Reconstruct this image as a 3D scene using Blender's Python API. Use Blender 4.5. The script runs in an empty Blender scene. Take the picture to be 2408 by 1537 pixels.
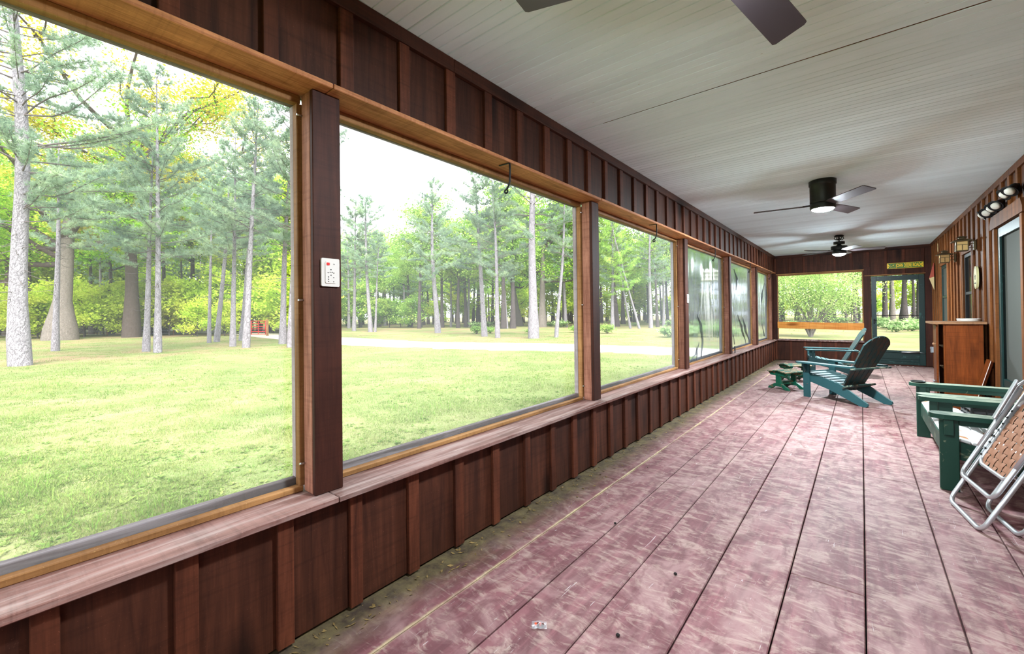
import bpy, math, random
import numpy as np
from mathutils import Vector, Matrix
from math import sin, cos, pi, radians, atan2, sqrt

random.seed(7)
SC = bpy.context.scene
COL = SC.collection

# ------------------------------------------------------------------ camera
H = 1.30
cam = bpy.data.cameras.new('camera')
cam.sensor_fit = 'HORIZONTAL'; cam.sensor_width = 36.0
cam.lens = 1008.607 / 2408 * 36.0
cam.shift_y = (729.76 - 768.5) / 2408
cam.clip_start = 0.02; cam.clip_end = 1000
co = bpy.data.objects.new('camera', cam); COL.objects.link(co)
Rv = Vector((0.77539974, 0.63135326, -0.01217784)); Uv = Vector((0.01411719, 0.00194841, 0.99989845)); Fv = Vector((-0.63131287, 0.77549292, 0.00740213))
m = Matrix.Identity(4)
for i in range(3):
    m[i][0] = Rv[i]; m[i][1] = Uv[i]; m[i][2] = -Fv[i]
m.translation = (0, 0, H)
co.matrix_world = m
SC.camera = co

# ------------------------------------------------------------------ sky, sun, exposure
w = bpy.data.worlds.new('overcast_sky'); SC.world = w; w.use_nodes = True
bg = w.node_tree.nodes['Background']
bg.inputs[0].default_value = (0.90, 0.955, 1.0, 1); bg.inputs[1].default_value = 1.0
sl = bpy.data.lights.new('sun', 'SUN'); sl.energy = 3.6; sl.angle = radians(35); sl.color = (1.0, 0.95, 0.86)
so = bpy.data.objects.new('sun', sl); COL.objects.link(so)
so.rotation_euler = Vector((0.56, -0.34, 0.75)).to_track_quat('Z', 'Y').to_euler()
so.location = (10, -8, 30)
SC.view_settings.view_transform = 'Standard'; SC.view_settings.look = 'None'
SC.view_settings.gamma = 1.0; SC.view_settings.use_curve_mapping = False
SC.view_settings.exposure = 1.86
FAN_LAMP = 640.0
try:
    SC.cycles.use_light_tree = False; SC.cycles.max_bounces = 7; SC.cycles.diffuse_bounces = 4; SC.cycles.glossy_bounces = 2
    SC.cycles.transmission_bounces = 4; SC.cycles.transparent_max_bounces = 10
    SC.cycles.sample_clamp_indirect = 6.0; SC.cycles.caustics_reflective = False; SC.cycles.caustics_refractive = False
except Exception:
    pass

# ------------------------------------------------------------------ helpers: materials
def srgb(r, g, b):
    f = lambda c: (c / 255) / 12.92 if c / 255 <= 0.04045 else ((c / 255 + 0.055) / 1.055) ** 2.4
    return (f(r), f(g), f(b))

class NT:
    def __init__(self, name):
        self.m = bpy.data.materials.new(name); self.m.use_nodes = True
        self.t = self.m.node_tree; self.t.nodes.clear()
        self.out = self.t.nodes.new('ShaderNodeOutputMaterial')
    def n(self, typ, **kw):
        nd = self.t.nodes.new('ShaderNode' + typ)
        for k, v in kw.items():
            if k.startswith('i_'):
                key = k[2:].replace('_', ' ')
                nd.inputs[key].default_value = v
            else:
                setattr(nd, k, v)
        return nd
    def l(self, a, b):
        self.t.links.new(a, b)
    def math(self, op, a, b=None, clamp=False):
        nd = self.n('Math', operation=op); nd.use_clamp = clamp
        for i, v in enumerate((a, b)):
            if v is None: continue
            if isinstance(v, (int, float)): nd.inputs[i].default_value = v
            else: self.l(v, nd.inputs[i])
        return nd.outputs[0]
    def mix(self, fac, a, b, blend='MIX'):
        nd = self.n('Mix', data_type='RGBA', blend_type=blend)
        for sock, v in ((nd.inputs[0], fac), (nd.inputs[6], a), (nd.inputs[7], b)):
            if isinstance(v, (int, float)): sock.default_value = v
            elif isinstance(v, tuple): sock.default_value = (*v[:3], 1)
            else: self.l(v, sock)
        return nd.outputs[2]
    def noise(self, vec, scale, detail=4, rough=0.55, dist=0.0):
        nd = self.n('TexNoise'); nd.inputs['Scale'].default_value = scale; nd.inputs['Detail'].default_value = min(detail, 4.5)
        nd.inputs['Roughness'].default_value = rough; nd.inputs['Distortion'].default_value = dist
        if vec is not None: self.l(vec, nd.inputs['Vector'])
        return nd.outputs['Fac']
    def ramp(self, fac, *stops):
        nd = self.n('ValToRGB'); el = nd.color_ramp.elements
        while len(el) < len(stops): el.new(0.5)
        for e, (p, c) in zip(el, stops):
            e.position = p; e.color = (*c, 1) if isinstance(c, tuple) else (c, c, c, 1)
        self.l(fac, nd.inputs[0]); return nd.outputs[0]
    def scaled(self, vec, s, off=None):
        mp = self.n('Mapping'); mp.inputs['Scale'].default_value = s
        self.l(vec, mp.inputs['Vector'])
        if off is not None: self.l(off, mp.inputs['Location'])
        return mp.outputs[0]
    def objvec(self):
        tc = self.n('TexCoord'); oi = self.n('ObjectInfo')
        c = self.n('CombineXYZ')
        r = self.math('MULTIPLY', oi.outputs['Random'], 37.0)
        for i in range(3): self.l(r, c.inputs[i])
        va = self.n('VectorMath', operation='ADD'); self.l(tc.outputs['Object'], va.inputs[0]); self.l(c.outputs[0], va.inputs[1])
        return va.outputs[0], oi.outputs['Random']
    def pos(self):
        return self.n('NewGeometry').outputs['Position']
    def bsdf(self, col, rough=0.6, spec=0.4, metal=0.0, bump=None, bdist=0.004, bstr=0.5, emit=None, estr=0, alpha=None):
        p = self.n('BsdfPrincipled')
        def put(s, v):
            if v is None: return
            if isinstance(v, (int, float)): p.inputs[s].default_value = v
            elif isinstance(v, tuple): p.inputs[s].default_value = (*v[:3], 1)
            else: self.l(v, p.inputs[s])
        put('Base Color', col); put('Roughness', rough); put('Specular IOR Level', spec); put('Metallic', metal)
        if bump is not None:
            b = self.n('Bump'); b.inputs['Strength'].default_value = bstr; b.inputs['Distance'].default_value = bdist
            self.l(bump, b.inputs['Height']); self.l(b.outputs[0], p.inputs['Normal'])
        if emit is not None:
            put('Emission Color', emit); p.inputs['Emission Strength'].default_value = estr
        return p.outputs[0]
    def done(self, sh):
        self.l(sh, self.out.inputs['Surface']); return self.m

def wood(name, dark, light, axis='Z', rough=0.62, grain=1.0, knots=0.0, bump=0.35, vary=0.35, spec=0.18, wear=None, wearamt=0.0):
    """stained timber, grain along the given local axis, every board its own offset and tone"""
    t = NT(name); v, rnd = t.objvec()
    s = {'X': (1.1, 16, 16), 'Y': (16, 1.1, 16), 'Z': (16, 16, 1.1)}[axis]
    g1 = t.noise(t.scaled(v, s), 1.0 * grain, 7, 0.62, 0.9)
    s2 = tuple(q * 3.2 for q in s)
    g2 = t.noise(t.scaled(v, s2), 1.6 * grain, 4, 0.6, 0.2)
    gg = t.math('ADD', t.math('MULTIPLY', g1, 0.72), t.math('MULTIPLY', g2, 0.28))
    c = t.ramp(gg, (0.30, dark), (0.66, light))
    bl = t.noise(v, 2.3, 3, 0.6, 0.3)
    c = t.mix(t.math('MULTIPLY', t.ramp(bl, (0.35, 0.0), (0.75, 1.0)), 0.45), c, tuple(q * 0.55 for q in dark), 'MIX')
    if knots:
        sk = {'X': (1.3, 4.2, 4.2), 'Y': (4.2, 1.3, 4.2), 'Z': (4.2, 4.2, 1.3)}[axis]
        vo = t.n('TexVoronoi'); vo.inputs['Scale'].default_value = knots; t.l(t.scaled(v, sk), vo.inputs['Vector'])
        kf = t.ramp(vo.outputs['Distance'], (0.09, 1.0), (0.27, 0.0))
        c = t.mix(t.math('MULTIPLY', kf, 0.8), c, tuple(q * 0.3 for q in dark))
    fs = t.noise(v, 160, 2, 0.6); fz = t.noise(t.scaled(v, tuple(2.5 if q > 5 else 55 for q in s)), 1.0, 3, 0.6)
    c = t.mix(t.ramp(fs, (0.66, 0.0), (0.78, 0.28)), c, tuple(min(1, q * 2.6 + .03) for q in light)); c = t.mix(t.ramp(fz, (0.5, 0.0), (0.75, 0.35)), c, tuple(q * 0.5 for q in dark))
    tone = t.math('ADD', t.math('MULTIPLY', rnd, vary), 1.0 - vary * 0.5)
    hv = t.n('HueSaturation'); t.l(tone, hv.inputs['Value']); t.l(c, hv.inputs['Color'])
    c = hv.outputs[0]
    if wear is not None:
        wn = t.noise(t.scaled(v, tuple(q * 0.5 for q in s)), 2.0, 8, 0.7, 0.4)
        c = t.mix(t.math('MULTIPLY', t.ramp(wn, (0.47, 0.0), (0.62, 1.0)), wearamt), c, wear)
    return t.done(t.bsdf(c, rough, spec, bump=gg, bdist=0.004, bstr=bump))

def paint(name, col, rough=0.5, chip=None, chipamt=0.0, chipsc=9.0, spec=0.4, vary=0.12):
    t = NT(name); v, rnd = t.objvec()
    nz = t.noise(v, 6, 5, 0.6)
    c = t.mix(t.math('MULTIPLY', nz, vary * 2), col, tuple(q * 0.55 for q in col))
    if chip is not None:
        cn = t.noise(v, chipsc, 8, 0.72, 0.6)
        c = t.mix(t.ramp(cn, (0.62 - chipamt * 0.3, 0.0), (0.66 - chipamt * 0.3, 1.0)), c, chip)
    return t.done(t.bsdf(c, rough, spec, bump=nz, bdist=0.002, bstr=0.2))

def plain(name, col, rough=0.5, metal=0.0, spec=0.4, emit=None, estr=0):
    t = NT(name); v, rnd = t.objvec()
    nz = t.noise(v, 25, 3, 0.6)
    c = t.mix(t.math('MULTIPLY', nz, 0.3), col, tuple(q * 0.7 for q in col))
    return t.done(t.bsdf(c, rough, spec, metal, emit=emit, estr=estr))

M = {}
WD, WL = srgb(40, 19, 12), srgb(84, 46, 31)
for ax in 'XYZ':
    M['wood' + ax] = wood('red_brown_stained_wood_' + ax, WD, WL, ax, knots=0.9)
    M['batten' + ax] = wood('red_brown_batten_' + ax, srgb(50, 23, 14), srgb(106, 57, 38), ax, vary=0.5)
M['soffit'] = wood('soffit_wood_lit', srgb(142, 84, 52), srgb(218, 152, 106), 'Y', grain=2.2, bump=0.25)  # light bounced up from lawn and sill put into this lighter wood colour
M['sillwood'] = wood('weathered_sill_wood', srgb(96, 62, 54), srgb(158, 118, 110), 'Y', rough=0.5, wear=srgb(176, 158, 152), wearamt=0.55)
M['stopY'] = wood('tan_screen_stop_Y', srgb(110, 70, 38), srgb(186, 138, 88), 'Y')
M['stopZ'] = wood('tan_screen_stop_Z', srgb(110, 70, 38), srgb(186, 138, 88), 'Z')
M['stopX'] = wood('tan_screen_stop_X', srgb(110, 70, 38), srgb(186, 138, 88), 'X')
M['outY'] = wood('weathered_outer_stop_Y', srgb(44, 34, 34), srgb(112, 96, 96), 'Y', wear=srgb(170, 160, 165), wearamt=0.5)
M['outZ'] = wood('weathered_outer_stop_Z', srgb(120, 106, 108), srgb(190, 178, 182), 'Z', wear=srgb(170, 160, 165), wearamt=0.4)
M['postZ'] = wood('post_wood', srgb(38, 18, 13), srgb(78, 40, 29), 'Z', knots=0.5)
M['postside'] = wood('post_side_wood_lit', srgb(112, 66, 50), srgb(182, 128, 106), 'Z', grain=2)  # lighter than the post face: daylight on the sides put into the colour
M['rwoodZ'] = wood('golden_brown_siding_Z', srgb(62, 29, 9), srgb(122, 68, 26), 'Z', knots=0.7, vary=0.5)
M['rbatten'] = wood('golden_brown_batten_Z', srgb(70, 36, 14), srgb(136, 82, 40), 'Z', vary=0.5)
M['orange'] = wood('orange_pine_rail', srgb(214, 116, 36), srgb(250, 184, 96), 'X', knots=1.2, rough=0.4)
M['cabside'] = wood('stained_cabinet_wood', srgb(78, 35, 11), srgb(138, 70, 28), 'Z', knots=1.3, rough=0.45, vary=0.1)
M['cabtop'] = wood('cabinet_top_wood', srgb(140, 96, 66), srgb(196, 150, 112), 'X', rough=0.5)
M['teal'] = paint('teal_green_paint', srgb(52, 100, 98), 0.5, srgb(130, 140, 130), 0.1, 14)
M['tealdark'] = paint('teal_green_paint_mossy', srgb(48, 74, 70), 0.6, srgb(128, 130, 112), 0.35, 9)
M['tealback'] = paint('weathered_shaded_teal_paint', srgb(46, 76, 77), 0.55, srgb(74, 74, 68), 0.4, 7)  # weathered teal, darkened further: shade on the chair backs put into the colour
M['dgreen'] = paint('dark_green_paint', srgb(16, 60, 47), 0.5, srgb(110, 120, 95), 0.02, 10)
M['dgreentop'] = paint('dark_green_paint_dusty', srgb(64, 96, 76), 0.7, srgb(150, 150, 122), 0.62, 6)
def mat_dusty(name, col, dust):
    t = NT(name); v, rnd = t.objvec()
    g_ = t.n('NewGeometry'); sp_ = t.n('SeparateXYZ'); t.l(g_.outputs['Normal'], sp_.inputs[0])
    nz = t.noise(v, 7, 8, 0.7, 0.5)
    f = t.math('MULTIPLY', t.ramp(sp_.outputs[2], (0.55, 0.0), (0.85, 1.0)), t.ramp(nz, (0.36, 0.25), (0.56, 1.0)))
    return t.done(t.bsdf(t.mix(t.math('MULTIPLY', f, 0.85), col, dust), 0.6, 0.35, bump=nz, bdist=.002, bstr=.2))
M['dgreentop'] = mat_dusty('dark_green_paint_under_settled_dust', srgb(16, 60, 47), srgb(132, 138, 120))
M['teal'] = mat_dusty('teal_paint_under_settled_dust', srgb(40, 80, 84), srgb(106, 130, 130))
M['stoolgreen'] = paint('bottle_green_paint', srgb(14, 92, 70), 0.45, srgb(120, 100, 70), 0.12, 9)
M['stooltop'] = paint('flaking_stool_top', srgb(150, 128, 98), 0.7, srgb(40, 90, 72), 0.45, 9)
M['whiteflake'] = paint('flaking_white_paint', srgb(222, 222, 220), 0.6, srgb(176, 122, 76), 0.12, 5)
M['bareedge'] = wood('bare_plywood_edge', srgb(138, 102, 70), srgb(182, 146, 108), 'Z')
M['doorgreen'] = paint('door_green_paint', srgb(18, 44, 42), 0.42, srgb(46, 78, 74), 0.05)
M['black'] = plain('black_iron', srgb(22, 22, 24), 0.55, 0.3)
M['bronze'] = plain('dark_bronze_metal', srgb(40, 42, 40), 0.42, 0.4)
M['blade'] = plain('dark_fan_blade', srgb(66, 58, 62), 0.5)
M['chrome'] = plain('brushed_steel', srgb(200, 202, 205), 0.3, 0.9)
M['alu'] = plain('aluminium_tube', srgb(206, 208, 212), 0.33, 0.75)
M['white'] = plain('white_plastic', srgb(226, 222, 214), 0.4)
M['lightgrey'] = plain('pale_plastic', srgb(204, 196, 190), 0.45)
M['red'] = plain('red_plastic', srgb(200, 24, 22), 0.4)
M['darkred'] = plain('dark_red_paint', srgb(150, 26, 34), 0.4)
M['grey'] = plain('grey_metal_box', srgb(160, 166, 172), 0.5)
M['web'] = plain('brown_webbing', srgb(150, 104, 78), 0.75)
M['signgreen'] = plain('sign_green', srgb(36, 110, 44), 0.4)
M['signyellow'] = plain('sign_yellow', srgb(246, 208, 30), 0.4)
M['lanternmetal'] = plain('aged_lantern_metal', srgb(92, 78, 52), 0.55, 0.3)
M['amber'] = plain('amber_glass', srgb(222, 186, 120), 0.4)
M['bulb'] = plain('flood_bulb_glass', srgb(200, 196, 184), 0.25)
M['cream'] = plain('cream_paint', srgb(222, 216, 160), 0.5)
M['brickred'] = plain('faded_red_paint', srgb(178, 84, 70), 0.6)
M['pink'] = plain('faded_pink_paint', srgb(206, 136, 130), 0.6)
M['tanpaint'] = plain('tan_paint', srgb(214, 190, 140), 0.6)
M['darkpane'] = plain('dark_room_glass', srgb(20, 19, 18), 0.12, spec=0.6)
M['screendark'] = plain('grey_screen_mesh_over_dark', srgb(62, 64, 58), 0.8)
M['lens'] = plain('fan_lamp_lens', (0.9, 0.9, 0.9), 0.4, emit=(0.82, 0.94, 1.0), estr=FAN_LAMP)
M['lens_dim'] = plain('fan_lamp_lens_dimmed', (0.9, 0.9, 0.9), 0.4, emit=(0.82, 0.94, 1.0), estr=FAN_LAMP * 0.45)
M['dark'] = plain('dark_underside', srgb(24, 18, 16), 0.9)
M['shingle'] = plain('roof_felt', srgb(70, 66, 64), 0.9)
M['candy'] = plain('orange_candy', srgb(214, 72, 28), 0.3)
M['candydark'] = plain('brown_candy', srgb(84, 30, 22), 0.3)
M['blackplastic'] = plain('black_plastic', srgb(24, 24, 26), 0.45)
M['cloth'] = plain('white_cloth', srgb(216, 214, 212), 0.85)

def mat_ceiling():
    t = NT('pale_grey_green_ceiling_paint'); v, rnd = t.objvec()
    nz = t.noise(t.scaled(v, (1.5, 14, 14)), 1.5, 5, 0.6)
    c = t.mix(nz, srgb(216, 234, 240), srgb(234, 248, 253))
    hv = t.n('HueSaturation'); t.l(c, hv.inputs['Color']); t.l(t.math('ADD', t.math('MULTIPLY', rnd, 0.10), 0.95), hv.inputs['Value'])
    sp = t.noise(t.scaled(v, (6, 22, 22)), 3.0, 2, 0.5)
    c2 = t.mix(t.ramp(sp, (0.77, 0.0), (0.79, 1.0)), hv.outputs[0], srgb(150, 120, 95))
    return t.done(t.bsdf(c2, 0.85, 0.1, bump=nz, bdist=0.002, bstr=0.15))
M['ceil'] = mat_ceiling()

def mat_floor():
    t = NT('worn_mauve_deck_paint'); v, rnd = t.objvec(); p = t.pos()
    sx = t.n('SeparateXYZ'); t.l(p, sx.inputs[0]); X, Y = sx.outputs[0], sx.outputs[1]
    g = t.noise(t.scaled(v, (18, 1.2, 18)), 1.2, 7, 0.62, 0.6)
    base = t.ramp(g, (0.3, srgb(86, 48, 52)), (0.7, srgb(126, 79, 83)))
    hv = t.n('HueSaturation'); t.l(base, hv.inputs['Color']); t.l(t.math('ADD', t.math('MULTIPLY', rnd, 0.22), 0.89), hv.inputs['Value'])
    c = hv.outputs[0]
    worn = t.noise(t.scaled(p, (1, 0.8, 1)), 2.4, 10, 0.68, 1.4)
    c = t.mix(t.math('MULTIPLY', t.ramp(worn, (0.45, 0.0), (0.60, 1.0)), 0.62), c, srgb(150, 118, 116))
    # scuffed dust with a streaky grain, denser towards the house side and the far end
    du = t.noise(t.scaled(p, (2.2, 5.5, 1)), 3.4, 9, 0.7, 1.1)
    side = t.math('ADD', t.math('MULTIPLY', X, 0.012), t.math('MULTIPLY', Y, 0.012))
    df = t.ramp(t.math('ADD', du, side), (0.50, 0.0), (0.66, 1.0))
    c = t.mix(t.math('MULTIPLY', df, 0.5), c, srgb(172, 150, 138))
    dk = t.noise(t.scaled(p, (3.4, 1.6, 1)), 3.0, 6, 0.6, 0.8)
    c = t.mix(t.math('MULTIPLY', t.ramp(dk, (0.50, 0.0), (0.64, 1.0)), 0.6), c, srgb(88, 46, 50))
    scr = t.noise(t.scaled(p, (60, 5, 1)), 1.0, 3, 0.5, 2.0)
    c = t.mix(t.math('MULTIPLY', t.ramp(scr, (0.70, 0.0), (0.74, 1.0)), 0.5), c, srgb(200, 190, 190))
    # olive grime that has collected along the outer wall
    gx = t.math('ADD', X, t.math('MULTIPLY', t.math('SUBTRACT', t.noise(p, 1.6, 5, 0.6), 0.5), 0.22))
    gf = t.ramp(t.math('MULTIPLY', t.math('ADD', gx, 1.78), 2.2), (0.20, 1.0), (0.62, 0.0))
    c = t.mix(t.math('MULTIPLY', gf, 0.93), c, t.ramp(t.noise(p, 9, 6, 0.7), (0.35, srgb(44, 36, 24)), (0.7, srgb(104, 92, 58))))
    # pollen caught in the joint nearest the wall
    pl = t.math('ABSOLUTE', t.math('ADD', t.math('ADD', X, 1.479), t.math('MULTIPLY', t.math('SUBTRACT', t.noise(p, 14, 4), 0.5), 0.022)))
    c = t.mix(t.math('MULTIPLY', t.ramp(pl, (0.004, 1.0), (0.014, 0.0)), t.ramp(t.noise(p, 2.2, 4, 0.6), (0.38, 0.1), (0.62, 0.7))), c, srgb(206, 190, 140))
    return t.done(t.bsdf(c, 0.68, 0.4, bump=t.math('ADD', g, du), bdist=0.003, bstr=0.3))
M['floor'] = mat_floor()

def mat_screen(name, keep, col):
    t = NT(name)
    tr = t.n('BsdfTransparent'); df = t.n('BsdfDiffuse'); df.inputs[0].default_value = (*col, 1)
    mx = t.n('MixShader'); mx.inputs[0].default_value = keep
    t.l(df.outputs[0], mx.inputs[1]); t.l(tr.outputs[0], mx.inputs[2]); return t.done(mx.outputs[0])
M['screen'] = mat_screen('fine_insect_screen', 0.87, (0.66, 0.68, 0.68))
M['screendoor'] = mat_screen('insect_screen_door', 0.80, (0.22, 0.23, 0.23))

def mat_sheet():
    t = NT('hazy_plastic_sheet'); p = t.pos()
    rf = t.n('BsdfRefraction'); rf.inputs['Roughness'].default_value = 0.065; rf.inputs['IOR'].default_value = 1.13
    rf.inputs[0].default_value = (0.93, 0.96, 1.0, 1)
    tl = t.n('BsdfTranslucent'); tl.inputs[0].default_value = (0.75, 0.82, 0.9, 1)
    gl = t.n('BsdfGlossy'); gl.inputs['Roughness'].default_value = 0.18; gl.inputs[0].default_value = (0.9, 0.9, 0.9, 1)
    m1 = t.n('MixShader'); nz = t.noise(t.scaled(p, (1, 2.5, 0.6)), 1.6, 4, 0.6, 1.0)
    t.l(t.ramp(nz, (0.35, 0.08), (0.75, 0.30)), m1.inputs[0]); t.l(rf.outputs[0], m1.inputs[1]); t.l(tl.outputs[0], m1.inputs[2])
    m2 = t.n('MixShader'); m2.inputs[0].default_value = 0.06; t.l(m1.outputs[0], m2.inputs[1]); t.l(gl.outputs[0], m2.inputs[2])
    return t.done(m2.outputs[0])
M['sheet'] = mat_sheet()
def mat_crease():
    t = NT('grey_plastic_crease')
    tr = t.n('BsdfTransparent'); df = t.n('BsdfPrincipled'); df.inputs['Base Color'].default_value = (0.06, 0.075, 0.085, 1); df.inputs['Roughness'].default_value = 0.3
    mx = t.n('MixShader'); mx.inputs[0].default_value = 0.42; t.l(df.outputs[0], mx.inputs[1]); t.l(tr.outputs[0], mx.inputs[2]); return t.done(mx.outputs[0])
M['crease'] = mat_crease()
def mat_clear():
    t = NT('clear_wrapper_film')
    tr = t.n('BsdfTransparent'); gl = t.n('BsdfGlossy'); gl.inputs['Roughness'].default_value = 0.15
    df = t.n('BsdfDiffuse'); df.inputs[0].default_value = (0.8, 0.8, 0.85, 1)
    m1 = t.n('MixShader'); m1.inputs[0].default_value = 0.4; t.l(gl.outputs[0], m1.inputs[1]); t.l(df.outputs[0], m1.inputs[2])
    mx = t.n('MixShader'); mx.inputs[0].default_value = 0.6; t.l(m1.outputs[0], mx.inputs[1]); t.l(tr.outputs[0], mx.inputs[2]); return t.done(mx.outputs[0])
M['film'] = mat_clear()

def mat_leaf(name, c1, c2, c3, trans=0.35, sc=0.9, jit=0.35, jsc=9.0):
    t = NT(name); tc = t.n('TexCoord'); oi = t.n('ObjectInfo'); p = t.pos()
    nz = t.noise(p, sc, 2, 0.6)
    c = t.ramp(nz, (0.32, c1), (0.52, c2), (0.70, c3))
    hv = t.n('HueSaturation'); t.l(c, hv.inputs['Color']); jn = t.noise(p, jsc, 1, 0.6)
    t.l(t.math('MULTIPLY', t.math('ADD', t.math('MULTIPLY', oi.outputs['Random'], 0.4), 0.8), t.math('ADD', t.math('MULTIPLY', t.math('SUBTRACT', jn, 0.5), jit * 4), 1.0)), hv.inputs['Value'])
    df = t.n('BsdfDiffuse'); tl = t.n('BsdfTranslucent'); t.l(hv.outputs[0], df.inputs[0]); t.l(hv.outputs[0], tl.inputs[0])
    mx = t.n('MixShader'); mx.inputs[0].default_value = trans; t.l(df.outputs[0], mx.inputs[1]); t.l(tl.outputs[0], mx.inputs[2])
    return t.done(mx.outputs[0])
M['needle'] = mat_leaf('pine_needles', srgb(126, 152, 134), srgb(156, 180, 154), srgb(184, 202, 166), 0.45, jit=.25)
M['oakleaf'] = mat_leaf('young_oak_leaves', srgb(116, 172, 50), srgb(150, 198, 62), srgb(190, 214, 96), 0.5)
M['oakgold'] = mat_leaf('golden_oak_leaves', srgb(150, 160, 50), srgb(190, 182, 66), srgb(214, 196, 96), 0.45)
M['woodleaf'] = mat_leaf('woodland_leaves', srgb(134, 176, 92), srgb(166, 200, 104), srgb(200, 218, 124), 0.5, 0.5)
M['limeleaf'] = mat_leaf('lime_green_leaves', srgb(170, 200, 76), srgb(198, 218, 88), srgb(224, 226, 110), 0.5, 0.4)
M['shrubleaf'] = mat_leaf('shrub_leaves', srgb(120, 152, 80), srgb(158, 184, 110), srgb(200, 212, 150), 0.45, 1.5)
M['fern'] = mat_leaf('fern_fronds', srgb(112, 146, 90), srgb(150, 178, 120), srgb(178, 198, 150), 0.4, 1.5)
M['blade_grass'] = mat_leaf('lawn_grass', srgb(90, 112, 56), srgb(120, 138, 74), srgb(154, 158, 104), 0.35, 0.55, 0.6, 40.0)
M['tallblade'] = mat_leaf('tall_green_grass', srgb(84, 126, 50), srgb(112, 152, 66), srgb(138, 168, 84), 0.4, 1.5, 0.5, 30.0)
M['weedleaf'] = mat_leaf('lawn_weed_leaves', srgb(100, 134, 66), srgb(128, 154, 82), srgb(160, 174, 104), 0.4, 2.0, 0.5, 20.0)
M['straw'] = mat_leaf('dead_grass_straw', srgb(124, 116, 86), srgb(150, 140, 106), srgb(176, 166, 132), 0.2, 2.0, 0.5, 40.0)
def mat_bark(name, c1, c2, sc=1.0):
    t = NT(name); tc = t.n('TexCoord'); v = tc.outputs['Object']
    vo = t.n('TexVoronoi'); vo.feature = 'DISTANCE_TO_EDGE'; vo.inputs['Scale'].default_value = 11 * sc
    nw = t.noise(v, 6 * sc, 4, 0.6); 
    va = t.n('VectorMath', operation='ADD'); t.l(t.scaled(v, (1.3, 1.3, 0.5)), va.inputs[0])
    cb = t.n('CombineXYZ'); q = t.math('MULTIPLY', nw, 0.7)
    for i in range(3): t.l(q, cb.inputs[i])
    t.l(cb.outputs[0], va.inputs[1]); t.l(va.outputs[0], vo.inputs['Vector'])
    ed = t.ramp(vo.outputs['Distance'], (0.0, 0.0), (0.12, 1.0))
    nz = t.noise(t.scaled(v, (5, 5, 2)), 2.0, 6, 0.65)
    c = t.mix(nz, c1, c2); c = t.mix(t.math('MULTIPLY', t.math('SUBTRACT', 1.0, ed), 0.72), c, tuple(q * 0.35 for q in c1))
    return t.done(t.bsdf(c, 0.9, 0.15, bump=t.math('ADD', ed, t.math('MULTIPLY', nz, 0.6)), bdist=0.03, bstr=0.7))
M['pinebark'] = mat_bark('grey_pine_bark', srgb(126, 122, 130), srgb(178, 174, 184))
M['twigbark'] = mat_bark('pine_twig_bark', srgb(104, 94, 94), srgb(150, 140, 140), 2.0)
M['oakbark'] = mat_bark('dark_oak_bark', srgb(74, 64, 60), srgb(122, 110, 104), 1.6)
M['palebark'] = mat_bark('pale_oak_bark', srgb(114, 106, 102), srgb(160, 152, 146), 1.2)
M['woodbark'] = mat_bark('woodland_bark', srgb(66, 60, 62), srgb(110, 102, 102), 1.0)

def mat_lawn():
    t = NT('patchy_lawn_soil'); p = t.pos()
    a = t.noise(p, 0.5, 8, 0.65, 0.3); b = t.noise(p, 5.0, 8, 0.7); c_ = t.noise(p, 0.12, 4, 0.6, 0.5)
    c = t.ramp(a, (0.33, srgb(94, 114, 62)), (0.5, srgb(112, 128, 74)), (0.70, srgb(134, 136, 96)))
    c = t.mix(t.math('MULTIPLY', t.ramp(b, (0.45, 0.0), (0.7, 1.0)), 0.45), c, srgb(98, 114, 62))
    fine = t.noise(p, 26, 6, 0.8); c = t.mix(t.ramp(fine, (0.5, 0.0), (0.66, 0.6)), c, srgb(158, 146, 122)); c = t.mix(t.ramp(fine, (0.30, 0.6), (0.42, 0.0)), c, srgb(76, 68, 48))
    # pine straw and bare soil under the trees at the edge of the lawn
    vl = t.n('VectorMath', operation='LENGTH'); t.l(t.scaled(p, (1, 1.0, 0)), vl.inputs[0])
    far = t.ramp(t.math('DIVIDE', vl.outputs['Value'], 100.0), (0.20, 0.0), (0.26, 0.75), (0.34, 0.45), (0.5, 0.75))
    st = t.math('MULTIPLY', far, t.ramp(t.math('ADD', t.noise(p, 0.35, 7, 0.75, 0.6), t.math('MULTIPLY', b, 0.25)), (0.56, 0.0), (0.70, 1.0)))
    c = t.mix(st, c, srgb(148, 118, 102))
    return t.done(t.bsdf(c, 0.95, 0.1, bump=b, bdist=0.05, bstr=0.6))
M['lawn'] = mat_lawn()
def mat_gravel():
    t = NT('pale_gravel'); p = t.pos()
    a = t.noise(p, 14, 8, 0.75); b = t.noise(p, 0.6, 5, 0.65, 0.6)
    c = t.ramp(a, (0.3, srgb(156, 146, 142)), (0.7, srgb(206, 200, 198)))
    c = t.mix(t.math('MULTIPLY', t.ramp(b, (0.52, 0.0), (0.68, 1.0)), 0.55), c, srgb(136, 142, 96))
    return t.done(t.bsdf(c, 0.95, 0.1, bump=a, bdist=0.03, bstr=0.5))
M['gravel'] = mat_gravel()

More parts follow.
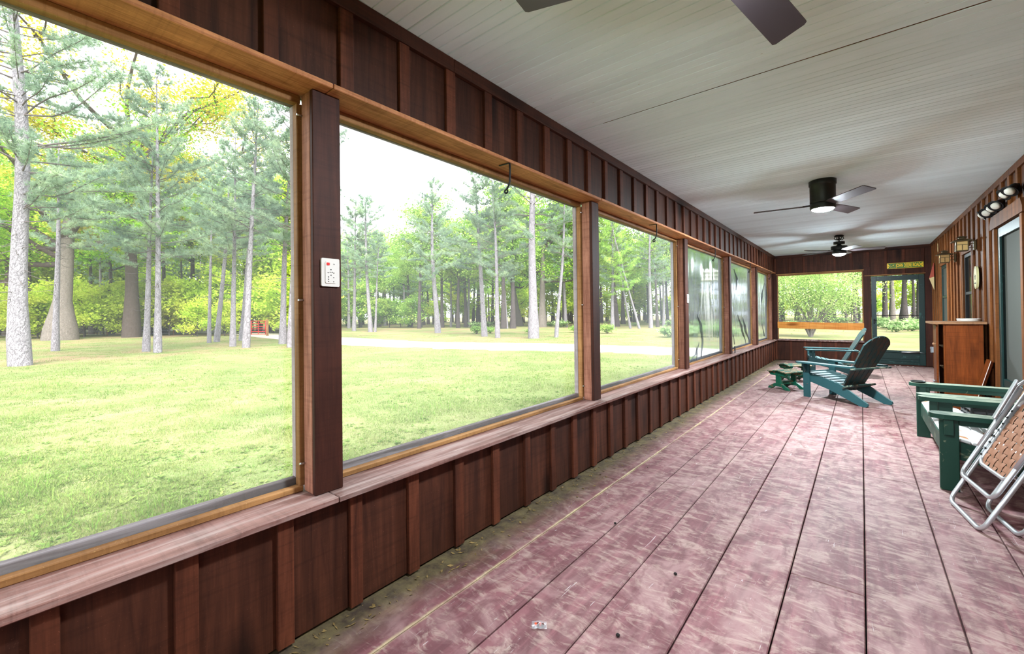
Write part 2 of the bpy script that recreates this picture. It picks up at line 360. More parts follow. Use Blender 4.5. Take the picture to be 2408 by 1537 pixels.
# ------------------------------------------------------------------ helpers: meshes
def fastmesh(name, V, quads=None, tris=None, smooth=False):
    me = bpy.data.meshes.new(name)
    V = np.asarray(V, np.float32).reshape(-1, 3)
    q = np.zeros((0, 4), np.int32) if quads is None else np.asarray(quads, np.int32).reshape(-1, 4)
    t = np.zeros((0, 3), np.int32) if tris is None else np.asarray(tris, np.int32).reshape(-1, 3)
    me.vertices.add(len(V)); me.vertices.foreach_set('co', V.ravel())
    nl = len(q) * 4 + len(t) * 3
    me.loops.add(nl); me.loops.foreach_set('vertex_index', np.concatenate([q.ravel(), t.ravel()]))
    me.polygons.add(len(q) + len(t))
    st = np.concatenate([np.arange(len(q)) * 4, len(q) * 4 + np.arange(len(t)) * 3]).astype(np.int32)
    me.polygons.foreach_set('loop_start', st)
    if smooth: me.polygons.foreach_set('use_smooth', np.ones(len(q) + len(t), bool))
    me.update(calc_edges=True); me.validate()
    return me

class G:
    """collects simple shapes into one mesh"""
    def __init__(self): self.v = []; self.f = []; self.sm = []
    def add(self, vs, fs, smooth=False, mat=None):
        o = len(self.v)
        for p in vs:
            p = Vector(p)
            self.v.append(tuple(mat @ p) if mat is not None else tuple(p))
        for f in fs: self.f.append(tuple(i + o for i in f)); self.sm.append(smooth)
        return self
    def box(self, c, s, b=0.0, mat=None):
        hx, hy, hz = s[0] / 2, s[1] / 2, s[2] / 2; cx, cy, cz = c
        if b <= 0:
            vs = [(cx + sx * hx, cy + sy * hy, cz + sz * hz) for sx in (-1, 1) for sy in (-1, 1) for sz in (-1, 1)]
            return self.add(vs, [(0, 1, 3, 2), (4, 6, 7, 5), (0, 4, 5, 1), (2, 3, 7, 6), (0, 2, 6, 4), (1, 5, 7, 3)], False, mat)
        b = min(b, hx * .9, hy * .9, hz * .9); vs = []; idx = {}
        for sx in (-1, 1):
            for sy in (-1, 1):
                for sz in (-1, 1):
                    for k in range(3):
                        d = [hx - b, hy - b, hz - b]; d[k] += b
                        idx[(sx, sy, sz, k)] = len(vs); vs.append((cx + sx * d[0], cy + sy * d[1], cz + sz * d[2]))
        fs = []
        for k in range(3):
            a, e = (k + 1) % 3, (k + 2) % 3
            for s_ in (-1, 1):
                ring = []
                for (p, q) in ((-1, -1), (1, -1), (1, 1), (-1, 1)):
                    t = [0, 0, 0]; t[k] = s_; t[a] = p; t[e] = q; ring.append(idx[(*t, k)])
                fs.append(tuple(ring if s_ > 0 else ring[::-1]))
            for p in (-1, 1):
                for q in (-1, 1):
                    t0 = [0, 0, 0]; t1 = [0, 0, 0]; t0[a] = p; t0[e] = q; t0[k] = -1; t1[a] = p; t1[e] = q; t1[k] = 1
                    r = (idx[(*t0, a)], idx[(*t1, a)], idx[(*t1, e)], idx[(*t0, e)])
                    fs.append(r if p * q < 0 else r[::-1])
        for sx in (-1, 1):
            for sy in (-1, 1):
                for sz in (-1, 1):
                    r = (idx[(sx, sy, sz, 0)], idx[(sx, sy, sz, 1)], idx[(sx, sy, sz, 2)])
                    fs.append(r if sx * sy * sz > 0 else r[::-1])
        return self.add(vs, fs, False, mat)
    def prism(self, poly, axis, a, b, mat=None):
        """poly in the two other axes (cyclic order), extruded along axis from a to b"""
        n = len(poly); k = 'XYZ'.index(axis); vs = []
        for h in (a, b):
            for (p, q) in poly:
                t = [0, 0, 0]; t[k] = h; t[(k + 1) % 3] = p; t[(k + 2) % 3] = q; vs.append(tuple(t))
        fs = [(i, (i + 1) % n, n + (i + 1) % n, n + i) for i in range(n)]
        fs += [tuple(range(n - 1, -1, -1)), tuple(range(n, 2 * n))]
        return self.add(vs, fs, False, mat)
    def tube(self, pts, r, n=8, cap=True, mat=None, smooth=True):
        pts = [Vector(p) for p in pts]; rs = r if isinstance(r, (list, tuple)) else [r] * len(pts)
        vs = []; fs = []; prev = None
        for i, p in enumerate(pts):
            d = (pts[min(i + 1, len(pts) - 1)] - pts[max(i - 1, 0)])
            d = d.normalized() if d.length > 1e-9 else Vector((0, 0, 1))
            if prev is None:
                a = d.orthogonal().normalized()
            else:
                a = (prev - d * prev.dot(d)); a = a.normalized() if a.length > 1e-6 else d.orthogonal().normalized()
            prev = a; b = d.cross(a)
            for j in range(n):
                th = 2 * pi * j / n; vs.append(p + (a * cos(th) + b * sin(th)) * rs[i])
        for i in range(len(pts) - 1):
            for j in range(n):
                fs.append((i * n + j, i * n + (j + 1) % n, (i + 1) * n + (j + 1) % n, (i + 1) * n + j))
        self.add(vs, fs, smooth, mat)
        if cap:
            m_ = len(vs); o = len(self.v) - m_
            self.f.append(tuple(o + j for j in range(n - 1, -1, -1))); self.sm.append(False)
            self.f.append(tuple(o + m_ - n + j for j in range(n))); self.sm.append(False)
        return self
    def lathe(self, prof, n=20, c=(0, 0, 0), mat=None, smooth=True):
        """prof = [(r, z)...] from bottom to top"""
        vs = []; fs = []
        for (r, z) in prof:
            for j in range(n):
                th = 2 * pi * j / n; vs.append((c[0] + max(r, 1e-4) * cos(th), c[1] + max(r, 1e-4) * sin(th), c[2] + z))
        for i in range(len(prof) - 1):
            for j in range(n):
                fs.append((i * n + j, i * n + (j + 1) % n, (i + 1) * n + (j + 1) % n, (i + 1) * n + j))
        fs.append(tuple(range(n - 1, -1, -1))); fs.append(tuple(len(vs) - n + j for j in range(n)))
        return self.add(vs, fs, smooth, mat)
    def mesh(self, name):
        me = bpy.data.meshes.new(name); me.from_pydata(self.v, [], self.f); me.update()
        me.polygons.foreach_set('use_smooth', self.sm); me.update()
        return me
    def obj(self, name, mat, parent=None, loc=(0, 0, 0), rot=(0, 0, 0)):
        return put(name, self.mesh(name), mat, parent, loc, rot)

def put(name, me, mat, parent=None, loc=(0, 0, 0), rot=(0, 0, 0)):
    mm = M[mat] if isinstance(mat, str) else mat
    if mm is not None and len(me.materials) == 0: me.materials.append(mm)
    o = bpy.data.objects.new(name, me); COL.objects.link(o)
    if mm is not None and me.materials[0] is not mm:      # same shape, its own finish
        o.material_slots[0].link = 'OBJECT'; o.material_slots[0].material = mm
    if parent is not None: o.parent = parent
    o.location = loc; o.rotation_euler = rot
    return o
_cache = {}
def bx(name, c, s, mat, parent=None, b=0.003, rot=(0, 0, 0)):
    """one chamfered board centred on c; alike sizes share their mesh"""
    key = (name, tuple(round(q, 4) for q in s), mat, b)
    if key not in _cache:
        _cache[key] = G().box((0, 0, 0), s, b).mesh(name)
    return put(name, _cache[key], mat, parent, c, rot)
def bx2(name, lo, hi, mat, parent=None, b=0.003):
    return bx(name, tuple((p + q) / 2 for p, q in zip(lo, hi)), tuple(q - p for p, q in zip(lo, hi)), mat, parent, b)
def thing(name, label, cat, loc=(0, 0, 0), rotz=0.0, group=None, kind=None):
    o = bpy.data.objects.new(name, None); COL.objects.link(o); o.empty_display_size = 0.1
    o.location = loc; o.rotation_euler = (0, 0, rotz)
    return tag(o, label, cat, group, kind)
def tag(o, label, cat, group=None, kind=None):
    o['label'] = label; o['category'] = cat
    if group: o['group'] = group
    if kind: o['kind'] = kind
    return o
def dup(root, loc, rot=(0, 0, 0), label=None, scale=None):
    r = root.copy(); COL.objects.link(r); r.location = loc; r.rotation_euler = rot
    if label: r['label'] = label
    if scale is not None: r.scale = scale
    for ch in list(root.children):
        c = ch.copy(); COL.objects.link(c); c.parent = r
        for g in list(ch.children):
            d = g.copy(); COL.objects.link(d); d.parent = c
    return r

# ================================================================== the porch: floor, ceiling, walls
Y0, YE = -1.30, 13.2
XL, XR, ZC = -1.775, 1.22, 2.73
PITCH = 0.3135
rng = random.Random(11)

fl = thing('floor', 'worn mauve painted plank floor running the length of the porch', 'floor', kind='structure')
edges = [-1.80, -1.479, -1.189, -0.899, -0.592, -0.2925, -0.003, 0.306, 0.595, 0.892, 1.22]
cuts = {1: [-.6, 2.30, 5.9, 9.6], 5: [-0.9, 2.52, 6.4, 10.2], 0: [-.4, 3.1, 7.0, 11.2]}
for i in range(len(edges) - 1):
    ys = [Y0] + cuts.get(i, sorted([-.9 + rng.random() * 1, 3.4 + rng.random() * 2.4, 7.2 + rng.random() * 1.6, 10.4 + rng.random() * 1.5])) + [YE + 0.04]
    for a, b in zip(ys[:-1], ys[1:]):
        dz = rng.uniform(-0.002, 0.001)
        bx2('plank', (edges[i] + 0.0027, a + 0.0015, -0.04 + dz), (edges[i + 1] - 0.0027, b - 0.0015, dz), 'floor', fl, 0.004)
bx2('subfloor', (-1.99, Y0, -0.10), (1.3, YE + 0.1, -0.045), 'dark', fl, 0)

ce = thing('ceiling', 'pale grey-green painted beadboard ceiling', 'ceiling', kind='structure')
cp = 0.1345; wv = cp / 2 - 0.0009
prof = [(-wv, 0.006), (-wv + 0.003, 0), (-0.0035, 0), (-.0015, 0.005), (.0015, 0.005), (0.0035, 0), (wv - 0.003, 0), (wv, 0.006), (wv, 0.018), (-wv, 0.018)]
cme = G().prism(prof, 'X', -1.76, 1.215).mesh('board')
k = -40
while 1.208 + cp * k < YE:
    y = 1.208 + cp * (k + 0.5)
    if k == 12: y -= 0.003
    if k == 13: y += 0.009
    if y > Y0:
        put('board', cme, 'ceil', ce, (0, y, ZC + rng.uniform(0, 0.0012)), (0, 0, rng.uniform(-.0012, .0012)))
    k += 1
G().add([(-1.5, 2.950, ZC + .004), (1.2, 2.947, ZC + .004), (1.2, 2.972, ZC + .004), (-1.5, 2.966, ZC + .004), (-1.5, 2.950, ZC + .02), (1.2, 2.947, ZC + .02), (1.2, 2.972, ZC + .02), (-1.5, 2.966, ZC + .02)], [(3, 2, 1, 0), (4, 5, 6, 7), (0, 1, 5, 4), (1, 2, 6, 5), (2, 3, 7, 6), (3, 0, 4, 7)]).obj('gap_lath', 'rwoodZ', ce)
bx2('backing', (-1.99, Y0 - .05, ZC + 0.021), (1.30, YE + 0.1, ZC + 0.045), 'woodX', ce, 0)
rf = tag(bx2('roof', (-2.45, Y0 - .5, ZC + 0.06), (3.2, YE + 0.6, ZC + 0.2), 'shingle', None, 0.01), 'unseen flat roof slab added over the porch to stop light leaks', 'roof', kind='structure')  # unseen slab, added so light cannot leak between the ceiling boards

def clad(parent, plane, along0, along1, z0, z1, face, thick, openings, phase, mb, mbt, inward, bw=0.062):
    """boards with battens over their joints; plane 'x' runs along y, plane 'y' runs along x; openings = [(a, b, zlo, zhi)]"""
    def piece(nm, a, b, lo, hi, f0, f1, mt):
        if b - a < 0.004 or hi - lo < 0.01: return
        f0, f1 = min(f0, f1), max(f0, f1)
        if plane == 'x': bx2(nm, (f0, a, lo), (f1, b, hi), mt, parent, 0.002)
        else: bx2(nm, (a, f0, lo), (b, f1, hi), mt, parent, 0.002)
    def cut(nm, a, b, f0, f1, mt):
        pts = sorted({a, b} | {e for o in openings for e in o[:2] if a < e < b})
        for p, q in zip(pts[:-1], pts[1:]):
            mid = (p + q) / 2; spans = [(z0, z1)]
            for o in openings:
                if o[0] < mid < o[1]:
                    ns = []
                    for lo, hi in spans:
                        if o[2] > lo: ns.append((lo, min(hi, o[2])))
                        if o[3] < hi: ns.append((max(lo, o[3]), hi))
                    spans = ns
            for lo, hi in spans: piece(nm, p, q, lo, hi, f0, f1, mt)
    n0 = math.floor((along0 - phase) / PITCH); n = n0
    while phase + PITCH * n < along1:
        a, b = max(along0, phase + PITCH * n), min(along1, phase + PITCH * (n + 1))
        cut('board', a + 0.0008, b - 0.0008, face, face - inward * thick, mb)
        c = phase + PITCH * n + rng.uniform(-.006, .006); h_ = bw / 2 + rng.uniform(-.003, .003)
        if along0 < c - h_ and c + h_ < along1:
            cut('batten', c - h_, c + h_, face + inward * 0.0005, face + inward * (0.019 + rng.uniform(0, .003)), mbt)
        n += 1

# ---- screened outer wall
wl = thing('wall_left', 'red-brown board and batten outer wall with screened openings between posts', 'wall', kind='structure')
clad(wl, 'x', Y0, YE, 0.012, 0.513, XL, 0.018, [], 0.107, 'woodZ', 'battenZ', 1)
clad(wl, 'x', Y0, YE, 2.2935, 2.73, XL, 0.018, [], 0.700, 'woodZ', 'battenZ', 1)
bx2('outer_cladding', (-1.99, Y0, -0.40), (-1.797, YE + .1, 0.51), 'woodY', wl, 0)
bx2('outer_header', (-1.99, Y0, 2.295), (-1.797, YE + .1, 2.74), 'woodY', wl, 0)
POSTS = [-1.28, 0.880, 3.322, 5.853, 8.335, 10.87, 13.075]
PWID = 0.126
for i, y in enumerate(POSTS):
    bx2('post', (-1.902, y + .001, 0.537), (-1.826, y + PWID - .001, 2.27), 'postside', wl, 0.004)
    bx2('post_face', (-1.8235, y, 0.537), (-1.800, y + PWID, 2.27), 'postZ', wl, 0.003)
    e = POSTS[i + 1] + PWID / 2 if i < len(POSTS) - 1 else YE
    s_ = y + PWID / 2 if i else Y0
    if e - s_ > 0.1:
        bx2('sill', (-1.985, s_ + .0015, 0.512), (-1.720 + rng.uniform(-.004, .004), e - .0015, 0.536), 'sillwood', wl, 0.003)
        bx2('soffit_board', (-1.93, s_ + .0015, 2.271), (-1.735 + rng.uniform(-.004, .004), e - .0015, 2.293), 'soffit', wl, 0.003)
    for z in (0.66, 1.37, 2.18):
        if 0 <= i: G().tube([(-1.895, y - .022, z), (-1.895, y + .002, z)], 0.0045, 6).obj('screw_pin', 'chrome', wl)
y = Y0
while y < YE - .01:
    e = min(YE, y + rng.uniform(2.6, 3.6)); bx2('top_trim', (XL, y, 2.655), (-1.745, e - .001, 2.7295), 'woodY', wl, 0.003); y = e

# ---- screen frames and their screens
def screen_window(n, ya, yb, label, sheet=False, seed=0):
    wn = thing('window_%d' % n, label, 'window', kind='structure')
    zb, zt = 0.536, 2.271
    for (lo, hi, mt) in (((-1.945, ya, zb), (-1.906, yb, zb + .024), 'stopY'), ((-1.945, ya, zt - .036), (-1.906, yb, zt), 'stopY'),
                         ((-1.945, yb - .017, zb + .024), (-1.906, yb + .04, zt - .036), 'stopZ'), ((-1.945, ya - .04, zb + .024), (-1.906, ya + .017, zt - .036), 'stopZ'),
                         ((-1.988, ya, zb), (-1.952, yb, zb + .050), 'outY'), ((-1.988, ya, zt - .030), (-1.952, yb, zt), 'outY'),
                         ((-1.988, yb - .012, zb + .05), (-1.952, yb + .04, zt - .03), 'outZ'), ((-1.988, ya - .04, zb + .05), (-1.952, ya + .012, zt - .03), 'outZ')):
        bx2('stop' if mt.startswith('stop') else 'outer_stop', lo, hi, mt, wn, 0.003)
    a, b, lo, hi = ya + .005, yb - .005, zb + .012, zt - .012
    if not sheet:
        put('screen', fastmesh('screen', [(-1.9485, a, lo), (-1.9485, b, lo), (-1.9485, b, hi), (-1.9485, a, hi)], [(0, 1, 2, 3)]), 'screen', wn)
    else:
        r = np.random.RandomState(seed); ny, nz = 60, 44
        yy, zz = np.meshgrid(np.linspace(a, b, ny), np.linspace(lo, hi, nz)); d = np.zeros_like(yy)
        for q in range(9):
            yc = r.uniform(a, b); sl_ = r.uniform(-.25, .25); wd = r.uniform(.02, .09); am = r.uniform(-.012, .014)
            d += am * np.exp(-((yy - yc - sl_ * (zz - 1.4)) / wd) ** 2) * np.sin((zz - lo) / (hi - lo) * pi) ** .5
        d += .004 * np.sin(yy * 9 + zz * 2) * np.sin(zz * 3)
        edge = np.minimum(np.minimum(yy - a, b - yy), np.minimum(zz - lo, hi - zz)); d *= np.clip(edge / .08, 0, 1)
        V = np.stack([-1.930 + d, yy, zz], -1).reshape(-1, 3)
        ii = np.arange(ny * nz).reshape(nz, ny); Q = np.stack([ii[:-1, :-1], ii[:-1, 1:], ii[1:, 1:], ii[1:, :-1]], -1).reshape(-1, 4)
        V = np.concatenate([V, V - np.array([.003, 0, 0])]); Q = np.concatenate([Q, Q[:, ::-1] + ny * nz])
        put('plastic_sheet', fastmesh('plastic_sheet', V, Q, smooth=True), 'sheet', wn)
        put('screen', fastmesh('screen', [(-1.9485, a, lo), (-1.9485, b, lo), (-1.9485, b, hi), (-1.9485, a, hi)], [(0, 1, 2, 3)]), 'screen', wn)
    return wn
lab = {1: 'screened opening nearest the camera, left of the post with the white keypad', 2: 'screened opening right of the post with the white keypad',
       3: 'clear screened opening just before the plastic covered ones', 4: 'plastic covered opening with the pale birdhouse showing through',
       5: 'middle plastic covered opening with dark creases', 6: 'plastic covered opening in the far corner'}
for n, i in ((1, 0), (2, 1), (3, 2), (4, 3), (5, 4), (6, 5)):
    wn = screen_window(n, POSTS[i] + PWID, POSTS[i + 1], lab[n], sheet=n in (4, 5, 6), seed=n)
    cr = {4: [[(6.95, .60, .010), (7.03, .85, .018), (6.95, 1.08, .024), (6.78, 1.26, .006)], [(6.44, .585, .006), (6.70, .68, .013), (6.85, .83, .005)], [(6.71, .575, .005), (6.74, .675, .009), (6.70, .77, .004)]],
          5: [[(10.24, .60, .006), (9.85, .96, .026), (9.52, 1.22, .008)], [(9.25, 2.12, .008), (9.49, 1.93, .022), (9.40, 1.71, .006)], [(9.12, .85, .006), (9.18, .65, .010)], [(10.62, .60, .005), (10.18, .94, .030), (9.98, 1.17, .006)]],
          6: [[(12.60, 2.0, .006), (12.24, 1.66, .026), (12.10, 1.42, .006)], [(12.85, 2.0, .005), (12.95, 1.65, .018), (12.9, 1.4, .004)], [(12.2, .98, .006), (12.47, .66, .016)]]}.get(n, [])
    for c in cr:
        pts = []
        for q in range(len(c) - 1):
            for s_ in np.linspace(0, 1, 6)[:-1 if q < len(c) - 2 else None]:
                u = s_ * s_ * (3 - 2 * s_); pts.append(((-1.918,) + tuple(c[q][j] * (1 - (u if j != 1 else s_)) + c[q + 1][j] * (u if j != 1 else s_) for j in range(3))))
        G().tube([p[:3] for p in pts], [max(p[3], .002) for p in pts], 6).obj('crease', 'crease', wn)

# ---- end wall with the big opening and the green screen door
wf = thing('wall_far', 'red-brown board and batten end wall with one wide opening and a door', 'wall', kind='structure')
clad(wf, 'y', -1.775, 1.235, 0.012, 2.73, YE, 0.018, [(-1.72, 0.045, 0.53, 2.225), (0.185, 1.105, -1, 2.075)], -1.43, 'woodZ', 'battenZ', -1, 0.05)
bx2('end_backing', (-1.99, YE + .02, 2.24), (1.3, YE + .06, 2.74), 'woodX', wf, 0); bx2('end_backing', (1.10, YE + .02, -.4), (1.36, YE + .1, 2.74), 'woodX', wf, 0); bx2('end_backing', (-1.99, YE + .02, -.4), (.10, YE + .06, .52), 'woodX', wf, 0)
bx2('end_post', (.048, YE - .024, 0.012), (.187, YE - .0005, 2.30), 'postZ', wf, .003)
bx2('end_post', (.06, YE + .018, -.3), (.18, YE + .10, 2.3), 'postZ', wf, .003)
bx2('door_jamb', (1.105, YE - .02, 0.012), (1.235, YE + .06, 2.30), 'postZ', wf, .003)
bx2('corner_post', (-1.99, YE + .001, .537), (-1.80, YE + .08, 2.27), 'postZ', wf, .003)
bx2('corner_post', (-1.798, YE - .03, .537), (-1.715, YE + .08, 2.27), 'postZ', wf, .003)
bx2('top_trim', (-1.75, YE - .027, 2.655), (1.20, YE - .0005, 2.7295), 'woodX', wf, .003)
bx2('end_sill', (-1.72, YE - .055, .512), (.05, YE + .09, .537), 'sillwood', wf, .003)
bx2('head_trim', (-1.73, YE - .04, 2.225), (.06, YE + .06, 2.252), 'stopX', wf, .003)
bx2('door_head_trim', (.07, YE - .036, 2.086), (1.12, YE + .05, 2.104), 'stopX', wf, .003)
we = thing('window_7', 'wide open screened window in the end wall crossed by an orange rail', 'window', kind='structure')
bx2('stop', (-1.72, YE + .03, .537), (-1.695, YE + .06, 2.225), 'stopZ', we); bx2('stop', (.02, YE + .03, .537), (.045, YE + .06, 2.225), 'stopZ', we)
bx2('stop', (-1.72, YE + .03, .537), (.045, YE + .06, .556), 'outY', we); bx2('stop', (-1.72, YE + .03, 2.2), (.045, YE + .06, 2.225), 'stopX', we)
put('screen', fastmesh('screen', [(-1.72, YE + .062, .54), (.045, YE + .062, .54), (.045, YE + .062, 2.22), (-1.72, YE + .062, 2.22)], [(0, 1, 2, 3)]), 'screen', we)
rl = tag(bx('rail_board', (-.845, YE + .004, .903), (1.80, .03, .168), 'orange', None, .004, (0, radians(1.0), 0)), 'knotty orange pine board fixed across the end window', 'rail')

d1 = thing('door_1', 'dark green screen door at the far end of the porch', 'door', kind='structure')
dy0, dy1 = YE + .004, YE + .045
bx2('stile', (.190, dy0, .03), (.281, dy1, 2.07), 'doorgreen', d1); bx2('stile', (1.004, dy0, .03), (1.102, dy1, 2.07), 'doorgreen', d1)
bx2('top_rail', (.281, dy0, 1.957), (1.004, dy1, 2.07), 'doorgreen', d1); bx2('bottom_rail', (.281, dy0, .03), (1.004, dy1, .10), 'doorgreen', d1)
bx2('lock_rail', (.281, dy0, .30), (1.004, dy1, .349), 'doorgreen', d1); bx2('kick_panel', (.281, dy0 + .012, .10), (1.004, dy1 - .008, .30), 'doorgreen', d1)
bx2('panel_mould', (.281, dy0 + .002, .155), (1.004, dy0 + .011, .168), 'doorgreen', d1)
bx2('push_bar', (.281, dy0 + .008, 1.147), (1.004, dy0 + .022, 1.163), 'black', d1)
G().tube([(.70, dy0 - .03, .315), (1.0, dy0 - .03, .325)], .014, 10).tube([(.98, dy0 - .03, .325), (1.09, dy0 - .03, .31)], .005, 6).obj('door_closer', 'chrome', d1)
G().box((.235, dy0 - .012, 1.02), (.03, .02, .11), .004).tube([(.235, dy0 - .02, 1.05), (.235, dy0 - .05, 1.05), (.29, dy0 - .05, 1.05)], .007, 8).obj('handle', 'black', d1)
for q in range(5): bx('paint_chip', (.45 + q * .11 + .02 * (q % 2), YE - .03, .004), (.03, .012, .006), 'white', d1, .001)
put('screen', fastmesh('screen', [(.281, dy1 - .01, .349), (1.004, dy1 - .01, .349), (1.004, dy1 - .01, 1.957), (.281, dy1 - .01, 1.957)], [(0, 1, 2, 3)]), 'screendoor', d1)
bx2('threshold', (.19, YE - .01, 0), (1.10, YE + .08, .028), 'postZ', d1)

# ---- house wall
wr = thing('wall_right', 'golden brown board and batten house wall', 'wall', kind='structure')
OPN = [(6.20, 7.20, -1, 2.19), (8.66, 9.32, .95, 2.10), (10.86, 11.68, .95, 2.11)]
clad(wr, 'x', Y0, YE, 0.012, 2.73, XR, 0.018, OPN, 0.12, 'rwoodZ', 'rbatten', -1, 0.075)
y = Y0
while y < YE - .01:
    e = min(YE, y + rng.uniform(2.2, 3.4)); bx2('top_trim', (1.196, y, 2.66), (XR - .0005, e - .001, 2.7295), 'rwoodZ', wr, .003); y = e
bx2('wall_core', (1.30, Y0, -.4), (1.36, YE + .1, 2.76), 'dark', wr, 0)
d2 = thing('door_2', 'dark green framed sliding screen door in the house wall', 'door', kind='structure')
bx2('jamb', (1.175, 7.20, .02), (1.27, 7.275, 2.19), 'rbatten', d2); bx2('jamb', (1.175, 6.13, .02), (1.27, 6.20, 2.19), 'rbatten', d2)
G().prism([(6.05, 2.19), (7.35, 2.19), (7.35, 2.245), (7.28, 2.33), (6.12, 2.33), (6.05, 2.245)], 'X', 1.165, 1.24).obj('head_casing', 'rbatten', d2)
bx2('stile', (1.20, 7.08, .06), (1.25, 7.195, 2.185), 'doorgreen', d2); bx2('stile', (1.20, 6.205, .06), (1.25, 6.30, 2.185), 'doorgreen', d2)
bx2('top_rail', (1.20, 6.30, 2.08), (1.25, 7.08, 2.185), 'doorgreen', d2); bx2('bottom_rail', (1.20, 6.30, .06), (1.25, 7.08, .20), 'doorgreen', d2)
bx2('mid_rail', (1.20, 6.30, .44), (1.25, 7.08, .52), 'doorgreen', d2)
bx2('stile_edge', (1.19, 7.05, .20), (1.21, 7.085, 2.08), 'doorgreen', d2)
bx2('screen', (1.228, 6.30, .20), (1.234, 7.06, 2.08), 'screendark', d2, 0); bx2('sill', (1.15, 6.13, .012), (1.27, 7.27, .055), 'sillwood', d2)
for n, (a, b, lo, hi), green in ((8, OPN[1], False), (10, OPN[2], True)):
    wn = thing('window_%d' % n, 'narrow green framed window in the house wall behind the cabinet' if green else 'narrow dark window with brown frame behind the cabinet', 'window', kind='structure')
    fm = 'doorgreen' if green else 'rbatten'
    for nm, l_, h_ in (('casing', (1.192, a - .07, lo), (1.262, a, hi)), ('casing', (1.192, b, lo), (1.262, b + .07, hi)), ('casing', (1.19, a - .07, hi), (1.262, b + .07, hi + .075)), ('sill', (1.18, a - .09, lo - .04), (1.262, b + .09, lo))):
        bx2(nm, l_, h_, 'rbatten', wn)
    for nm, l_, h_ in (('sash', (1.215, a, lo), (1.25, a + .05, hi)), ('sash', (1.215, b - .05, lo), (1.25, b, hi)), ('sash', (1.215, a + .05, hi - .05), (1.25, b - .05, hi)), ('sash', (1.215, a + .05, lo), (1.25, b - .05, lo + .05)), ('sash', (1.218, a + .05, 1.50), (1.248, b - .05, 1.54))):
        bx2(nm, l_, h_, fm if green else 'black', wn)
    bx2('pane', (1.235, a + .05, lo + .05), (1.241, b - .05, hi - .05), 'screendark' if green else 'darkpane', wn, 0)

# ---- wall behind the camera
wnr = thing('wall_near', 'low board wall and header closing the porch behind the camera', 'wall', kind='structure')
clad(wnr, 'y', -1.755, 1.2, .012, .513, Y0, .018, [], -1.6, 'woodZ', 'battenZ', 1)
clad(wnr, 'y', -1.755, 1.2, 2.29, 2.73, Y0, .018, [], -1.6, 'woodZ', 'battenZ', 1)
bx2('sill', (-1.76, Y0 - .06, .513), (1.2, Y0 + .05, .537), 'sillwood', wnr)
for x in (-.75, .25): bx2('post', (x, Y0 - .06, .537), (x + .09, Y0 + .03, 2.27), 'postZ', wnr)
put('screen', fastmesh('screen', [(-1.78, Y0 - .03, .537), (1.2, Y0 - .03, .537), (1.2, Y0 - .03, 2.27), (-1.78, Y0 - .03, 2.27)], [(0, 1, 2, 3)]), 'screen', wnr)

# ---- ground outside
def hgt(x, y): return -0.35 + 0.05 * sin(x * .11 + 1) * sin(y * .13) + 0.03 * sin(x * .37) * sin(y * .29 + 2)
xs = np.concatenate([np.linspace(-160, -60, 26)[:-1], np.linspace(-60, -2, 117)[:-1], np.linspace(-2, 60, 32)]); ys = np.concatenate([np.linspace(-60, -10, 16)[:-1], np.linspace(-10, 60, 141)[:-1], np.linspace(60, 190, 34)])
gx, gy = np.meshgrid(xs, ys); gz = -0.35 + 0.05 * np.sin(gx * .11 + 1) * np.sin(gy * .13) + 0.03 * np.sin(gx * .37) * np.sin(gy * .29 + 2)
gz = np.where((gx > -2.2) & (gy < 13.6), -0.42, gz)
ii = np.arange(gx.size).reshape(gx.shape)
tag(put('ground', fastmesh('ground', np.stack([gx, gy, gz], -1), np.stack([ii[:-1, :-1], ii[:-1, 1:], ii[1:, 1:], ii[1:, :-1]], -1), smooth=True), 'lawn'), 'patchy lawn stretching from the porch to the woods', 'lawn', kind='structure')
# gravel drive
cl = [(-75, 16.5), (-45, 16.2), (-31, 15.4), (-22, 15.3), (-14, 16.9), (-9, 18.0), (-5, 18.4), (2, 18.2), (10, 16.5), (25, 14)]
wds = [2.2, 2.2, 2.3, 2.7, 2.6, 2.2, 2.4, 2.5, 2.6, 2.6]
V = []; Q = []; NS = 90
tt = np.linspace(0, len(cl) - 1, NS); cx_ = np.interp(tt, range(len(cl)), [c[0] for c in cl]); cy_ = np.interp(tt, range(len(cl)), [c[1] for c in cl]); cw_ = np.interp(tt, range(len(cl)), wds)
rr = np.random.RandomState(5)
for i in range(NS):
    j = max(0, min(NS - 2, i)); dx, dy = cx_[j + 1] - cx_[j], cy_[j + 1] - cy_[j]; L = sqrt(dx * dx + dy * dy); nx, ny = -dy / L, dx / L
    for s_ in np.linspace(-1, 1, 7):
        wj = cw_[i] * (1 + (.10 * rr.randn() if abs(s_) > .99 else 0)); px_, py_ = cx_[i] + nx * s_ * wj, cy_[i] + ny * s_ * wj
        V.append((px_, py_, hgt(px_, py_) + .03 - .05 * abs(s_) ** 4))
for i in range(NS - 1):
    for j in range(6): a = i * 7 + j; Q.append((a, a + 1, a + 8, a + 7))
tag(put('driveway', fastmesh('driveway', V, Q, smooth=True), 'gravel'), 'pale gravel drive crossing the lawn in front of the woods', 'driveway', kind='structure')

